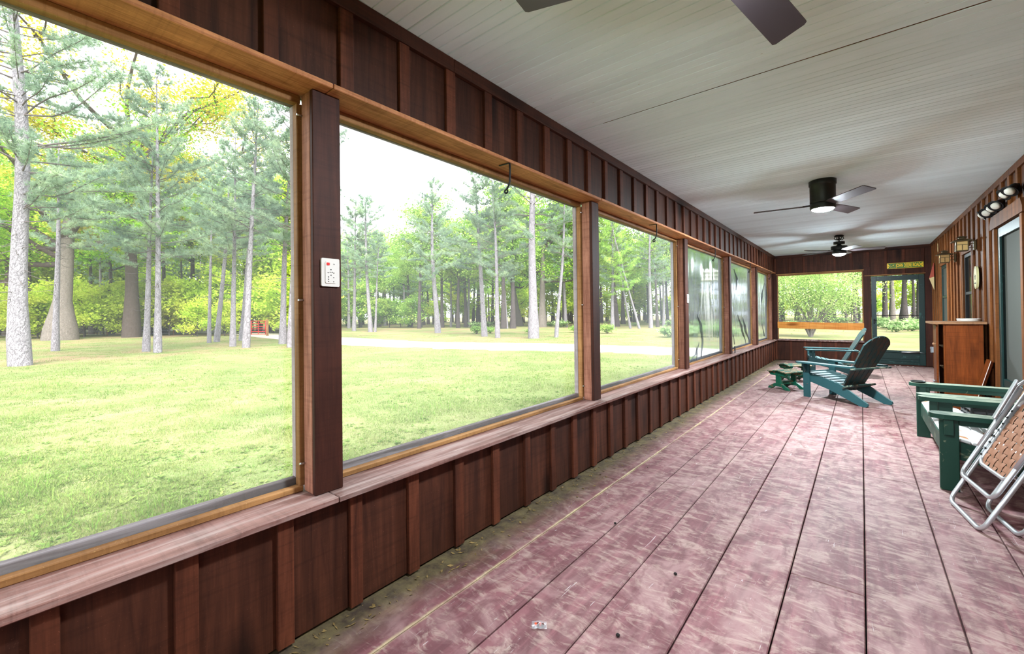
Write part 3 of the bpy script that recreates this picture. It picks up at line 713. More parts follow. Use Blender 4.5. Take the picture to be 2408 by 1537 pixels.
# ================================================================== furniture and fittings
# ---- adirondack chairs: local +x is forward, y is the width
def rail_poly(x0=.43, zf0=.25, zf1=.37):
    return [(x0, zf0 + .02), (x0 - .02, zf0), (.05, .155), (-.36, 0), (-.43, 0), (-.455, .02), (-.45, .05), (-.12, .245), (.10, .305), (x0 - .03, zf1), (x0, zf1 - .02)]
def xz_prism(g, poly, y0, y1):   # poly given as (x, z)
    return g.prism([(z, x) for (x, z) in poly], 'Y', y0, y1)
def rounded_arm(g, x0, x1, yc, wf, wb, z0, z1):
    pts = [(x0, yc - wb / 2)]
    for k in range(0, 9):
        a = -pi / 2 + pi * k / 8; pts.append((x1 - wf * .5 + cos(a) * wf * .5, yc + sin(a) * wf * .5))
    pts.append((x0, yc + wb / 2))
    return g.prism(pts, 'Z', z0, z1)
def adirondack(label, loc, heading, W=.54):
    t = thing('adirondack_chair', label, 'chair', loc, heading, 'teal adirondack chairs')
    h = W / 2
    for s_ in (-1, 1):
        y0 = s_ * (h - .03)
        xz_prism(G(), rail_poly(), min(y0, y0 - s_ * .026), max(y0, y0 - s_ * .026)).obj('side_rail', 'teal', t)
        ly = s_ * (h - .012)
        xz_prism(G(), [(.33, 0), (.425, 0), (.43, .505), (.335, .505)], ly - .0135, ly + .0135).obj('front_leg', 'teal', t)
        G().prism([(ly + s_ * .014, .505), (ly + s_ * .014, .40), (ly + s_ * .03, .39), (ly + s_ * .085, .47), (ly + s_ * .09, .505)], 'X', .36, .388).obj('arm_bracket', 'teal', t)
        ar = rounded_arm(G(), -.33, .50, s_ * (h + .035), .145, .085, .506, .528).obj('armrest', 'teal', t)
        for q in ((.36, .10), (.40, .28)): G().tube([(q[0], ly + s_ * .0135, q[1] + .1), (q[0], ly + s_ * .019, q[1] + .1)], .008, 8).obj('bolt', 'chrome', t)
    # seat slats
    xs_ = [.425, .35, .27, .19, .11, .03, -.05]
    for k_, x in enumerate(xs_):
        z = .372 - .0 if k_ == 0 else .362 - (.40 - x) * .235
        bx('seat_slat', (x - .01, 0, z + .008 if k_ else .345), (.066, W - .07, .019) if k_ else (.02, W - .06, .075), 'teal', t, .004, (0, -.215 if k_ else 0, 0))
    # back slats, fanned and rounded at the top, leaning back
    lean = Matrix.Translation((-.075, 0, .175)) @ Matrix.Rotation(radians(-28), 4, 'Y')
    n = 5; wb = .083; gp = .016
    for k_ in range(n):
        c = (k_ - (n - 1) / 2); yb = c * (wb * .80 + .013); yt = c * (wb + gp)
        R_ = .27
        def topz(y): return .62 + sqrt(max(0, R_ * R_ - y * y)) * .92
        lo = [(yb - wb * .40, -.02), (yb + wb * .40, -.02)]
        hi = [(yt + wb / 2 * (1 - 2 * q / 4), min(topz(yt + wb / 2 * (1 - 2 * q / 4)), 1.0)) for q in range(5)]
        poly = lo + hi
        G().prism(poly, 'X', -.0095, .0095, lean).obj('back_slat', 'tealback', t)
    bx('back_support', (-.345, 0, .497), (.06, W + .15, .02), 'tealdark', t, .003)
    bx('back_support', (-.185, 0, .235), (.09, W - .01, .024), 'tealdark', t, .003, (0, .42, 0))
    return t
adirondack('teal adirondack chair standing nearer the camera, its back to the house', (-.19, 7.80, 0), radians(145.4))
adirondack('teal adirondack chair farther off, mostly hidden behind the nearer one', (-.42, 10.62, 0), radians(188))

def footstool(label, loc, rz):
    t = thing('footstool', label, 'stool', loc, rz, 'green trestle footstools')
    for s_ in (-1, 1):
        y = s_ * .165
        xz_prism(G(), [(-.19, 0), (-.12, 0), (-.06, .045), (.06, .045), (.12, 0), (.19, 0), (.175, .03), (.06, .095), (-.06, .095), (-.175, .03)], y - .018, y + .018).obj('foot', 'stoolgreen', t)
        bx('post', (0, y, .17), (.085, .034, .16), 'stoolgreen', t, .003)
        sc = [(-.17, .265)] + [(-.17 + .034 * k_, .300 - (abs(-.17 + .034 * k_) * .12)) for k_ in range(11)] + [(.17, .265), (.13, .225), (-.13, .225)]
        xz_prism(G(), sc[::-1], y - .02, y + .02).obj('cleat', 'stoolgreen', t)
    bx('stretcher', (0, 0, .105), (.04, .30, .055), 'stoolgreen', t, .003)
    for k_ in range(7):
        x = -.15 + k_ * .05; bx('top_slat', (x, 0, .309 - abs(x) * .14), (.043, .43, .017), 'stooltop', t, .003, (0, x * .9, 0))
    return t
footstool('peeling green footstool in front of the nearer teal chair', (-.985, 8.42, 0), radians(-33))
footstool('green footstool with bare slats in front of the farther teal chair', (-.97, 9.45, 0), radians(-50))

# ---- double settee: local +x forward, facing the screens
def settee():
    t = thing('garden_settee', 'dark green double garden settee with three arms and flaking white seat', 'settee', (.90, 5.19, 0), pi)
    ya = [-.83, 0, .83]
    for s_, y in zip((-1, 0, 1), ya):
        bx2('front_leg', (.375 if s_ else .31, y - .02, 0 if s_ else .36), (.475 if s_ else .40, y + .02, .515), 'dgreen', t, .004)
        bx2('leg_gusset', (.405, y + .0205, .40), (.455, y + .055, .515), 'dgreen', t, .004)
        if s_ == 0:
            for q in (-1, 1): rounded_arm(G(), -.22, .53, y + q * .072, .14, .12, .516, .548).obj('armrest', 'dgreentop', t)
        else:
            rounded_arm(G(), -.20, .53, y, .15, .12, .516, .548).obj('armrest', 'dgreentop', t)
        bx2('arm_rail', (-.20, y - .012, .47), (.375, y + .012, .514), 'dgreen', t, .003)
        xz_prism(G(), [(.37, .22), (.37, .345), (-.05, .255), (-.20, .16), (-.245, 0), (-.16, 0), (-.10, .12)], y - .016 + (.04 if s_ < 0 else -.04 if s_ > 0 else 0), y + .016 + (.04 if s_ < 0 else -.04 if s_ > 0 else 0)).obj('side_rail', 'dgreen', t)
    bx2('front_apron', (.425, -.809, .215), (.445, .809, .345), 'dgreen', t, .003)
    for k_ in range(8):
        x = .41 - k_ * .068; z = .372 - k_ * .0185 - (.012 if k_ == 0 else 0)
        bx('seat_slat', (x, 0, z), (.062, 1.60, .02), 'whiteflake', t, .005, (0, (.35 if k_ == 0 else -.265), 0))
    for y0 in (-.415, .415):
        lean = Matrix.Translation((-.115, y0, .22)) @ Matrix.Rotation(radians(-24), 4, 'Y')
        n = 6
        for k_ in range(n):
            c = (k_ - (n - 1) / 2); w_ = .115; yb = c * .125; hi = []
            for q in range(5):
                yy = yb + w_ / 2 * (1 - 2 * q / 4); hi.append((yy, .56 + .11 * sqrt(max(0, 1 - (yy / .40) ** 2))))
            G().prism([(yb - w_ / 2, .02), (yb + w_ / 2, .02)] + hi, 'X', -.010, .012, lean).obj('back_slat', 'whiteflake', t)
        for q in (-1, 1):
            G().prism([(q * .372 - .010, .0), (q * .372 + .010, .0), (q * .372 + .010, .60), (q * .372 - .010, .60)], 'X', -.016, .020, lean).obj('back_edge', 'bareedge', t)
        G().box((0, 0, 0), (.022, .72, .07), .003, lean @ Matrix.Translation((-.024, 0, .45))).obj('back_brace', 'dgreen', t)
    return t
settee()
cr = thing('milk_crate', 'black plastic crate on the far half of the settee', 'crate', (.86, 5.62, .335), radians(4))
for (lo, hi) in (((-.14, -.16, .0), (.14, .16, .012)),): bx2('base', lo, hi, 'blackplastic', cr)
for s_ in (-1, 1):
    for k_ in range(3):
        bx('slat', (s_ * .135, 0, .03 + k_ * .045), (.01, .32, .022), 'blackplastic', cr, .002); bx('slat', (0, s_ * .155, .03 + k_ * .045), (.28, .01, .022), 'blackplastic', cr, .002)
    for k_ in range(4):
        bx('rib', (s_ * .135, -.15 + k_ * .1, .075), (.012, .012, .15), 'blackplastic', cr, .002); bx('rib', (-.13 + k_ * .087, s_ * .155, .075), (.012, .012, .15), 'blackplastic', cr, .002)
# crumpled cloth on the near seat
V = []; n = 13; rr = np.random.RandomState(3)
for i in range(n):
    for j in range(n):
        u, v_ = i / (n - 1) - .5, j / (n - 1) - .5; r_ = sqrt(u * u + v_ * v_)
        V.append((u * .26, v_ * .30, max(0.0, .085 * (1 - r_ * 1.9)) + .02 * abs(sin(u * 11 + v_ * 7)) + .004 * rr.rand()))
ii = np.arange(n * n).reshape(n, n)
tag(put('cloth', fastmesh('cloth', V, np.stack([ii[:-1, :-1], ii[:-1, 1:], ii[1:, 1:], ii[1:, :-1]], -1), smooth=True), 'cloth', None, (.78, 4.98, .332), (0, .25, .4)), 'crumpled white cloth peaked on the settee seat', 'cloth')
ash = G().lathe([(.045, 0), (.055, .004), (.058, .016), (.052, .016), (.046, .006), (0, .006)], 24).obj('ashtray', 'bronze', None, (.44, 6.02, .549)); tag(ash, 'dark round ashtray on the far arm of the settee', 'ashtray')

# ---- folded aluminium lawn chair leaning beside the settee
def lawn_chair():
    t = thing('folding_lawn_chair', 'folded aluminium lawn chair with brown woven webbing', 'chair', (.475, 3.86, 0), radians(8.8))
    u = Vector((.44, 0, .90)).normalized(); nrm = Vector((-u.z, 0, u.x))
    def P(s_, y, off): return u * s_ + nrm * off + Vector((0, y, 0))
    def uloop(name, s0, s1, wd, off, r=.0125, top=False, bx0=0.0):
        rc = .06; pts = []
        pts.append(P(s1, -wd / 2, off))
        for k_ in range(7):
            a = pi + (pi / 2) * k_ / 6; pts.append(P(s0 + rc + rc * sin(a), -wd / 2 + rc + rc * cos(a), off))
        for k_ in range(7):
            a = 1.5 * pi + (pi / 2) * k_ / 6; pts.append(P(s0 + rc + rc * sin(a), wd / 2 - rc + rc * cos(a), off))
        pts.append(P(s1, wd / 2, off))
        if top:
            for k_ in range(7):
                a = (pi / 2) * k_ / 6; pts.append(P(s1 - rc + rc * sin(a) + rc, wd / 2 - rc + rc * cos(a), off))
            for k_ in range(7):
                a = pi / 2 + (pi / 2) * k_ / 6; pts.append(P(s1 - rc + rc * sin(a) + rc, -wd / 2 + rc + rc * cos(a), off))
            pts.append(pts[0])
        pts = [p + Vector((bx0, 0, 0)) for p in pts]
        return G().tube(pts, r, 10, cap=not top).obj(name, 'alu', t)
    uloop('rear_leg', .014, .92, .49, 0.0)
    uloop('front_leg', .205, .86, .47, .035)
    uloop('stand_leg', .012, .62, .45, 0.0, bx0=.165)
    uloop('seat_frame', .33, .74, .385, .012, .0115, True)
    uloop('back_frame', .36, .98, .385, -.05, .0115, True)
    # woven webbing: strips along and across, alternately over and under
    nl, nc = 7, 8; wl_, s0, s1 = .355, .36, .73
    for i in range(nl):
        y = -wl_ / 2 + wl_ * (i + .5) / nl; V = []
        for k_ in range(nc * 4 + 1):
            s_ = s0 - .02 + (s1 - s0 + .06) * k_ / (nc * 4); ph = (s_ - s0) / (s1 - s0) * nc - .5
            o = .012 + .0035 * cos(pi * (ph + i)) * (1 if 0 <= s_ - s0 <= s1 - s0 else .5)
            for e_ in (-1, 1): V.append(P(s_, y + e_ * .0205, o))
        put('webbing', fastmesh('webbing', V, [(2 * q, 2 * q + 1, 2 * q + 3, 2 * q + 2) for q in range(nc * 4)], smooth=True), 'web', t)
    for j in range(nc):
        s_ = s0 + (s1 - s0) * (j + .5) / nc; V = []
        for k_ in range(nl * 4 + 1):
            y = -wl_ / 2 - .012 + (wl_ + .024) * k_ / (nl * 4); ph = (y + wl_ / 2) / wl_ * nl - .5
            o = .012 - .0035 * cos(pi * (ph + j))
            for e_ in (-1, 1): V.append(P(s_ + e_ * .0175, y, o))
        put('webbing', fastmesh('webbing', V, [(2 * q, 2 * q + 1, 2 * q + 3, 2 * q + 2) for q in range(nl * 4)], smooth=True), 'web', t)
        for e_ in (-1, 1): G().tube([P(s_, e_ * .193, .024), P(s_, e_ * .193, .029)], .007, 8).obj('rivet', 'bronze', t)
    for e_ in (-1, 1):
        G().tube([P(.42, e_ * .238, .04), P(.60, e_ * .243, .04), P(.86, e_ * .243, .055), P(.93, e_ * .243, .03)], .011, 8).obj('armrest_tube', 'alu', t)
        a0, a1 = P(.62, e_ * .235, .06), P(.90, e_ * .235, .075)
        mt = Matrix.Translation((a0 + a1) / 2) @ (a1 - a0).to_track_quat('Z', 'Y').to_matrix().to_4x4()
        G().box((0, 0, 0), (.035, .012, (a1 - a0).length), .004, mt).obj('armrest', 'alu', t)
        G().tube([P(.52, e_ * .236, .022), P(.52, e_ * .250, .022)], .007, 8).obj('rivet', 'bronze', t)
lawn_chair()

# ---- cabinet by the house wall
cb = thing('wooden_cabinet', 'knotty orange-brown wooden cabinet with its door ajar', 'cabinet', (.985, 7.75, 0))
bx2('side_panel', (-.155, 0, .02), (.160, .022, 1.10), 'cabside', cb); bx2('side_panel', (-.155, .62, .02), (.160, .642, 1.10), 'cabside', cb)
bx2('corner_strip', (.142, -.006, .02), (.178, .03, 1.10), 'cabside', cb)
bx2('back_panel', (.150, .022, .02), (.160, .62, 1.10), 'cabside', cb, 0)
for z in (.04, .50, .78): bx2('shelf', (-.15, .022, z), (.15, .62, z + .018), 'cabtop', cb)
bx2('face_frame', (-.172, 0, .02), (-.155, .05, 1.10), 'cabside', cb)
dr = bx('door', (-.212, .33, .55), (.02, .62, 1.06), 'cabside', cb, .003, (0, 0, radians(-3)))
for z in (-.19, .29): G().lathe([(.008, 0), (.007, .012), (.016, .02), (.017, .028), (.010, .034), (0, .035)], 14, mat=Matrix.Translation((-.01, -.27, z)) @ Matrix.Rotation(-pi / 2, 4, 'Y')).obj('knob', 'cabtop' if z > 0 else 'chrome', dr)
G().prism([(-.27, -.03), (.205, -.03), (.205, .68), (-.27, .68), (-.285, .62), (-.285, .06)], 'Z', 1.10, 1.128).obj('top', 'cabtop', cb)
tr = thing('round_tray', 'shallow round white tray lying on top of the cabinet', 'tray', (1.085, 8.10, 1.128))
G().lathe([(.098, 0), (.108, .006), (.111, .030), (.106, .032), (.10, .012), (0, .010)], 36).obj('body', 'white', tr)
G().lathe([(.108, .028), (.114, .030), (.114, .035), (.106, .036)], 36).obj('rim', 'white', tr)
tag(bx('leaning_board', (1.105, 7.60, .335), (.03, .22, .70), 'cabside', None, .003, (0, radians(14), 0)), 'dark brown board with a white edge leaning beside the cabinet', 'board')
lb = bpy.data.objects['leaning_board']; bx('edge_strip', (-.013, -.124, .0), (.004, .014, .70), 'white', lb, .001)
tag(G().tube([(.965, 9.6, .0), (1.0, 9.66, .35), (1.03, 9.7, .62)], .012, 8).obj('red_stick', 'darkred'), 'dark red stick leaning behind the cabinet', 'stick')
ob = thing('outlet_box', 'grey weatherproof outlet box low on the house wall near the far corner', 'outlet', (1.20, 12.80, .36))
bx('box', (-.022, 0, .06), (.044, .075, .12), 'grey', ob, .006); bx('cover', (-.05, 0, .06), (.012, .082, .125), 'grey', ob, .004); G().tube([(-.056, .01, .095), (-.066, .01, .095)], .006, 8).obj('screw', 'chrome', ob)

# ---- ceiling fans
def hugger_fan(label, loc, a0, lens='lens'):
    t = thing('ceiling_fan', label, 'ceiling fan', loc, a0, 'low three bladed ceiling fans')
    G().lathe([(.119, -.25), (.119, -.235), (.119, -.06), (.123, -.056), (.127, -.05), (.127, -.004), (.12, 0)], 32).obj('motor_housing', 'bronze', t)
    G().lathe([(.113, -.315), (.119, -.305), (.119, -.256), (.115, -.252)], 32).obj('light_ring', 'bronze', t)
    G().lathe([(0.0, -.344), (.04, -.342), (.075, -.335), (.096, -.324), (.104, -.313)], 32).obj('lamp_lens', lens, t)
    for k_ in range(3):
        mt = Matrix.Rotation(2 * pi * k_ / 3, 4, 'Z') @ Matrix.Translation((0, 0, -.268)) @ Matrix.Rotation(radians(-15), 4, 'X')
        bl = G().prism([(.10, -.045), (.18, -.062), (.655, -.072), (.665, -.060), (.665, .050), (.655, .060), (.18, .055), (.10, .045)], 'Z', -.004, .004, mt).obj('blade', 'blade', t)
        G().box((.135, 0, .008), (.10, .05, .006), .002, mt).obj('blade_iron', 'bronze', bl)
    return t
hugger_fan('black three bladed fan nearest the camera, cut off by the frame', (-.35, 1.49, ZC), radians(79), 'lens_dim')
hugger_fan('black drum shaped three bladed fan in mid porch', (-.313, 5.85, ZC), radians(187))
def rod_fan():
    t = thing('ceiling_fan', 'black five bladed fan on a scrolled rod at the far end', 'ceiling fan', (-.312, 10.36, ZC), radians(8))
    G().lathe([(.075, -.03), (.08, -.018), (.06, -.004), (.055, 0)], 24).obj('canopy', 'black', t)
    G().tube([(0, 0, -.02), (0, 0, -.13)], .012, 10).obj('down_rod', 'black', t)
    for k_ in range(4):
        a = pi / 2 * k_ + .4; pts = [(cos(a) * r_, sin(a) * r_, z) for r_, z in ((.02, -.025), (.07, -.035), (.085, -.065), (.055, -.09), (.02, -.085), (.03, -.065))]
        G().tube(pts, .007, 6).obj('scroll', 'black', t)
    G().lathe([(.045, -.175), (.09, -.172), (.09, -.125), (.04, -.122)], 24).obj('coupling', 'bronze', t)
    G().lathe([(.125, -.285), (.13, -.28), (.13, -.212), (.06, -.208), (.03, -.18), (.03, -.17)], 28).obj('motor_housing', 'bronze', t)
    G().lathe([(.105, -.36), (.112, -.352), (.112, -.29), (.10, -.286)], 28).obj('light_ring', 'bronze', t)
    G().lathe([(0, -.40), (.04, -.397), (.075, -.386), (.10, -.362)], 28).obj('lamp_lens', 'lens', t)
    for k_ in range(5):
        mt = Matrix.Rotation(2 * pi * k_ / 5, 4, 'Z') @ Matrix.Translation((0, 0, -.30)) @ Matrix.Rotation(radians(-13), 4, 'X')
        bl = G().prism([(.15, -.04), (.24, -.058), (.66, -.07), (.675, -.055), (.675, .045), (.66, .058), (.24, .052), (.15, .04)], 'Z', -.0035, .0035, mt).obj('blade', 'blade', t)
        G().box((.15, 0, .006), (.12, .045, .006), .002, mt).obj('blade_iron', 'bronze', bl)
rod_fan()

# ---- wall lanterns, flood lamps, plaque, quilt diamond, sign
def lantern(label, y, z):
    t = thing('wall_lantern', label, 'lantern', (1.198, y, z), 0, 'mission style wall lanterns')
    G().lathe([(.028, 0), (.05, .004), (.052, .012), (.02, .02)], 18, mat=Matrix.Rotation(-pi / 2, 4, 'Y')).box((-.012, 0, 0), (.022, .085, .135), .006).obj('back_plate', 'lanternmetal', t)
    for dz in (-.03, .025): bx('arm', (-.05, 0, dz), (.07, .012, .010), 'lanternmetal', t, .002)
    c = -.135; hw = .055
    for sx in (-1, 1):
        for sy in (-1, 1): bx('corner_bar', (c + sx * hw, sy * hw, -.002), (.010, .010, .125), 'lanternmetal', t, .001)
    for sx, sy in ((1, 0), (-1, 0), (0, 1), (0, -1)):
        if sx: p = bx('pane', (c + sx * (hw - .002), 0, -.002), (.004, hw * 2 - .01, .12), 'amber', t, 0)
        else: p = bx('pane', (c, sy * (hw - .002), -.002), (hw * 2 - .01, .004, .12), 'amber', t, 0)
        if sx:
            bx('muntin', (sx * .003, 0, .014), (.005, hw * 2, .007), 'lanternmetal', p, .001); bx('muntin', (sx * .003, 0, -.022), (.005, .007, .07), 'lanternmetal', p, .001)
        else:
            bx('muntin', (0, sy * .003, .014), (hw * 2, .005, .007), 'lanternmetal', p, .001); bx('muntin', (0, sy * .003, -.022), (.007, .005, .07), 'lanternmetal', p, .001)
    bx('bottom', (c, 0, -.067), (.122, .122, .010), 'lanternmetal', t, .002)
    def pyr(r0, r1, z0, z1): return [(r0, z0), (r1, z1)]
    G().add([(c + sx * .10, sy * .10, .062) for sx, sy in ((-1, -1), (1, -1), (1, 1), (-1, 1))] + [(c + sx * .035, sy * .035, .094) for sx, sy in ((-1, -1), (1, -1), (1, 1), (-1, 1))] + [(c + sx * .10, sy * .10, .056) for sx, sy in ((-1, -1), (1, -1), (1, 1), (-1, 1))],
            [(0, 1, 5, 4), (1, 2, 6, 5), (2, 3, 7, 6), (3, 0, 4, 7), (4, 5, 6, 7), (8, 11, 10, 9), (0, 8, 9, 1), (1, 9, 10, 2), (2, 10, 11, 3), (3, 11, 8, 0)]).obj('roof', 'lanternmetal', t)
    bx('vent', (c, 0, .102), (.06, .06, .022), 'lanternmetal', t, .002)
    G().add([(c + sx * .055, sy * .055, .113) for sx, sy in ((-1, -1), (1, -1), (1, 1), (-1, 1))] + [(c + sx * .012, sy * .012, .133) for sx, sy in ((-1, -1), (1, -1), (1, 1), (-1, 1))],
            [(0, 1, 5, 4), (1, 2, 6, 5), (2, 3, 7, 6), (3, 0, 4, 7), (4, 5, 6, 7), (3, 2, 1, 0)]).obj('cap', 'lanternmetal', t)
    return t
lantern('amber glass wall lantern nearer the camera, beside the dark window', 8.33, 2.140)
lantern('amber glass wall lantern farther off, above the green window', 9.87, 2.112)
def flood(label, y, z, aims):
    t = thing('flood_lamp', label, 'lamp', (1.198, y, z), 0, 'twin flood lamps over the house door')
    G().lathe([(.05, 0), (.052, .02), (.03, .03)], 18, mat=Matrix.Rotation(-pi / 2, 4, 'Y')).obj('mount', 'black', t)
    for s_, (dx, dy, dz) in zip((-1, 1), aims):
        d = Vector((dx, dy, dz)).normalized(); b0 = Vector((-.06, s_ * .085, -.01))
        G().tube([(-.025, s_ * .02, 0), (-.045, s_ * .05, .01), tuple(b0 - d * .03)], .009, 8).obj('arm', 'black', t)
        mt = Matrix.Translation(b0) @ d.to_track_quat('Z', 'Y').to_matrix().to_4x4()
        hd = G().lathe([(.022, -.05), (.032, -.03), (.036, .01), (.066, .035), (.066, .040), (.034, .016)], 22, mat=mt).obj('shade', 'black', t)
        G().lathe([(.024, .0), (.036, .022), (.040, .042), (.030, .054), (0, .058)], 20, mat=mt).obj('bulb', 'bulb', hd)
    return t
flood('twin flood lamp fixture farthest along above the green door', 7.30, 2.41, [(-.5, -.55, -.6), (-.75, .1, -.5)])
flood('twin flood lamp fixture above the middle of the green door', 6.86, 2.41, [(-.5, -.5, -.6), (-.7, -.2, -.6)])
flood('twin flood lamp fixture nearest the camera at the picture edge', 6.30, 2.45, [(-.5, -.4, -.7), (-.7, -.2, -.6)])
ov = thing('oval_plaque', 'cream oval plaque with a dark bird on the house wall', 'plaque', (1.165, 8.20, 1.70))
def ovalpoly(a, b, n=28): return [(a * cos(2 * pi * k_ / n), b * (abs(sin(2 * pi * k_ / n)) ** .8) * (1 if sin(2 * pi * k_ / n) >= 0 else -1)) for k_ in range(n)]
G().prism(ovalpoly(.095, .148), 'X', 0, .022).obj('board', 'cream', ov)
bx('spacer', (.029, 0, 0), (.014, .05, .12), 'black', ov)
nn = 28; A_, B_ = ovalpoly(.082, .133), ovalpoly(.077, .128)
G().add([(-.0012, *p) for p in A_] + [(-.0012, *p) for p in B_], [(i, (i + 1) % nn, nn + (i + 1) % nn, nn + i) for i in range(nn) if i not in (0, 13, 14, 27)]).obj('border_line', 'black', ov)
G().prism([(-.03, .03), (-.006, .012), (.0, .04), (.012, .012), (.034, .02), (.012, -.002), (.016, -.028), (.0, -.012), (-.02, -.03), (-.010, -.002)], 'X', -.0025, -.0005).obj('bird_motif', 'black', ov)
for dy in (-.022, .022): bx('lettering_bar', (-.0012, dy, -.075), (.002, .034, .016), 'black', ov, 0)
qd = thing('quilt_diamond', 'red and tan folded diamond ornament near the far corner', 'ornament', (1.197, 12.60, 1.97))
dT, dL, dR, dB, dC, dM = (-.006, 0, .29), (-.02, -.16, -.01), (-.02, .16, -.01), (-.004, 0, -.27), (-.075, 0, -.03), (-.045, .0, .06)
def tri(nm, a, b, c, mt):
    k_ = .008; G().add([a, b, c] + [(p[0] + k_, p[1], p[2]) for p in (a, b, c)], [(0, 1, 2), (5, 4, 3), (0, 3, 4, 1), (1, 4, 5, 2), (2, 5, 3, 0)]).obj(nm, mt, qd)
tri('facet', dT, dL, dC, 'brickred'); tri('facet', dT, dC, dR, 'pink'); tri('facet', dL, dB, dC, 'tanpaint'); tri('facet', dC, dB, dR, 'cream')
tag(G().prism([(-.04, -.07), (.01, -.09), (.05, -.02), (.02, .03), (.045, .09), (-.03, .08)], 'X', -.004, 0).obj('paper_scrap', 'tanpaint', None, (1.194, 11.9, 2.50)), 'torn pale paper scrap high on the house wall', 'paper')

sg = thing('road_sign', 'green and yellow lettered road sign above the far door', 'sign', (.783, YE - .024, 2.290), radians(0))
def rr_poly(w_, h_, r_, n=5):
    o = []
    for cx, cy, a0 in ((w_ / 2 - r_, h_ / 2 - r_, 0), (-w_ / 2 + r_, h_ / 2 - r_, pi / 2), (-w_ / 2 + r_, -h_ / 2 + r_, pi), (w_ / 2 - r_, -h_ / 2 + r_, 1.5 * pi)):
        for k_ in range(n): a = a0 + pi / 2 * k_ / (n - 1); o.append((cx + r_ * cos(a), cy + r_ * sin(a)))
    return o
def xzp(g, poly, y0, y1): return g.prism([(z, x) for (x, z) in poly][::-1], 'Y', y0, y1)
xzp(G(), rr_poly(.612, .128, .012), -.004, 0).obj('plate', 'signyellow', sg)
xzp(G(), rr_poly(.596, .112, .010), -.0055, -.0042).obj('field', 'signgreen', sg)
for s_ in (-1, 1):
    xzp(G(), [(s_ * .296, -.046)] + [(s_ * (.296 - .034 * cos(a)), .046 * sin(a)) for a in np.linspace(-pi / 2, pi / 2, 11)] + [(s_ * .296, .046)], -.0068, -.0057).obj('end_badge', 'signyellow', sg)
    G().tube([(s_ * .283, -.009, 0), (s_ * .283, -.0068, 0)], .007, 10).obj('screw', 'bronze', sg)
xzp(G(), rr_poly(.086, .082, .012), -.0064, -.0057).obj('emblem_field', 'signyellow', sg).location = (-.205, 0, 0)
xzp(G(), rr_poly(.080, .076, .011), -.0070, -.0065).obj('emblem_ground', 'signgreen', sg).location = (-.205, 0, 0)
deer = [(-.034, -.012), (-.020, -.002), (-.006, .003), (.008, .003), (.013, .010), (.010, .022), (.014, .024), (.016, .014), (.024, .014), (.025, .009), (.019, .006), (.016, -.003), (.028, -.011), (.027, -.014), (.012, -.007), (-.006, -.006), (-.018, -.012), (-.032, -.017)]
xzp(G(), deer, -.0078, -.0071).obj('emblem', 'signyellow', sg).location = (-.205, 0, .004)
fc = bpy.data.curves.new('sign_text', 'FONT'); fc.body = 'JOHN DEERE ROAD'; fc.align_x = 'CENTER'; fc.align_y = 'CENTER'; fc.size = .082; fc.extrude = .0008; fc.offset = .0026
fo = bpy.data.objects.new('sign_text', fc); COL.objects.link(fo)
bpy.context.view_layer.update()
lm = bpy.data.meshes.new_from_object(fo.evaluated_get(bpy.context.evaluated_depsgraph_get())); bpy.data.objects.remove(fo)
co_ = np.zeros(len(lm.vertices) * 3); lm.vertices.foreach_get('co', co_); co_ = co_.reshape(-1, 3); wx = np.ptp(co_[:, 0])
lt = put('lettering', lm, 'signyellow', sg, (.055, -.0068, -.001), (pi / 2, 0, 0)); lt.scale = (.415 / wx, 1.32, 1)

# ---- hooks on the soffit, keypad and switch plates
for i, (y, lb_) in enumerate(((2.13, 'black iron plant hook over the opening right of the keypad post'), (4.68, 'black iron plant hook over the last clear screened opening'), (7.13, 'black iron plant hook over the birdhouse opening'), (9.85, 'black iron plant hook over the middle plastic covered opening'), (12.38, 'black iron plant hook in the far corner'), (-.42, 'black iron plant hook over the opening nearest the camera'))):
    if i == 5: continue
    h_ = thing('plant_hook', lb_, 'hook', (-1.745, y, 2.2705), radians(4), 'plant hooks on the soffit')
    bx('mount_strap', (-.035, 0, -.003), (.085, .012, .005), 'black', h_, .001)
    pts = [(.006, 0, -.003), (.008, 0, -.05), (.006, 0, -.12), (-.004, 0, -.145), (-.018, 0, -.168)]
    pts += [(-.012 - .012 * cos(a) - .012, 0, -.180 - .012 * sin(a)) for a in np.linspace(-.9, 3.6, 9)]
    G().tube(pts, .0062, 8).obj('hook_bar', 'black', h_)
kp = thing('keypad', 'white wall keypad with a red button on the nearest post', 'keypad', (-1.7995, .951, 1.489))
G().prism([(p, q) for p, q in rr_poly(.082, .122, .006)], 'X', 0, .009).obj('plate', 'lightgrey', kp)
G().prism([(p, q) for p, q in rr_poly(.050, .096, .008)], 'X', .009, .012).obj('remote', 'lightgrey', kp)
G().prism([(p - .013, q + .036) for p, q in rr_poly(.014, .012, .003)], 'X', .012, .0135).obj('red_button', 'red', kp)
G().prism([(p + .014, q + .036) for p, q in rr_poly(.004, .004, .0015)], 'X', .012, .013).obj('indicator', 'black', kp)
for p, q in ((0, .012), (-.013, -.002), (.013, -.002), (-.004, .001), (.005, .001), (0, -.012), (-.011, -.020), (-.011, -.030), (-.011, -.040), (.012, -.022), (.012, -.040)):
    G().prism([(p + a, q + b) for a, b in rr_poly(.0042, .004, .0015)], 'X', .012, .0130).obj('button', 'black', kp)
sp = thing('switch_plate', 'small white switch plate on the third post', 'switch', (-1.7995, 5.93, 1.472))
G().prism(rr_poly(.070, .115, .006), 'X', 0, .008).obj('plate', 'white', sp); bx('toggle', (.013, 0, .004), (.012, .010, .022), 'lightgrey', sp)
ds = thing('glass_disc', 'small clear disc with black rim standing on the far sill', 'ornament', (-1.79, 8.60, .537), radians(20))
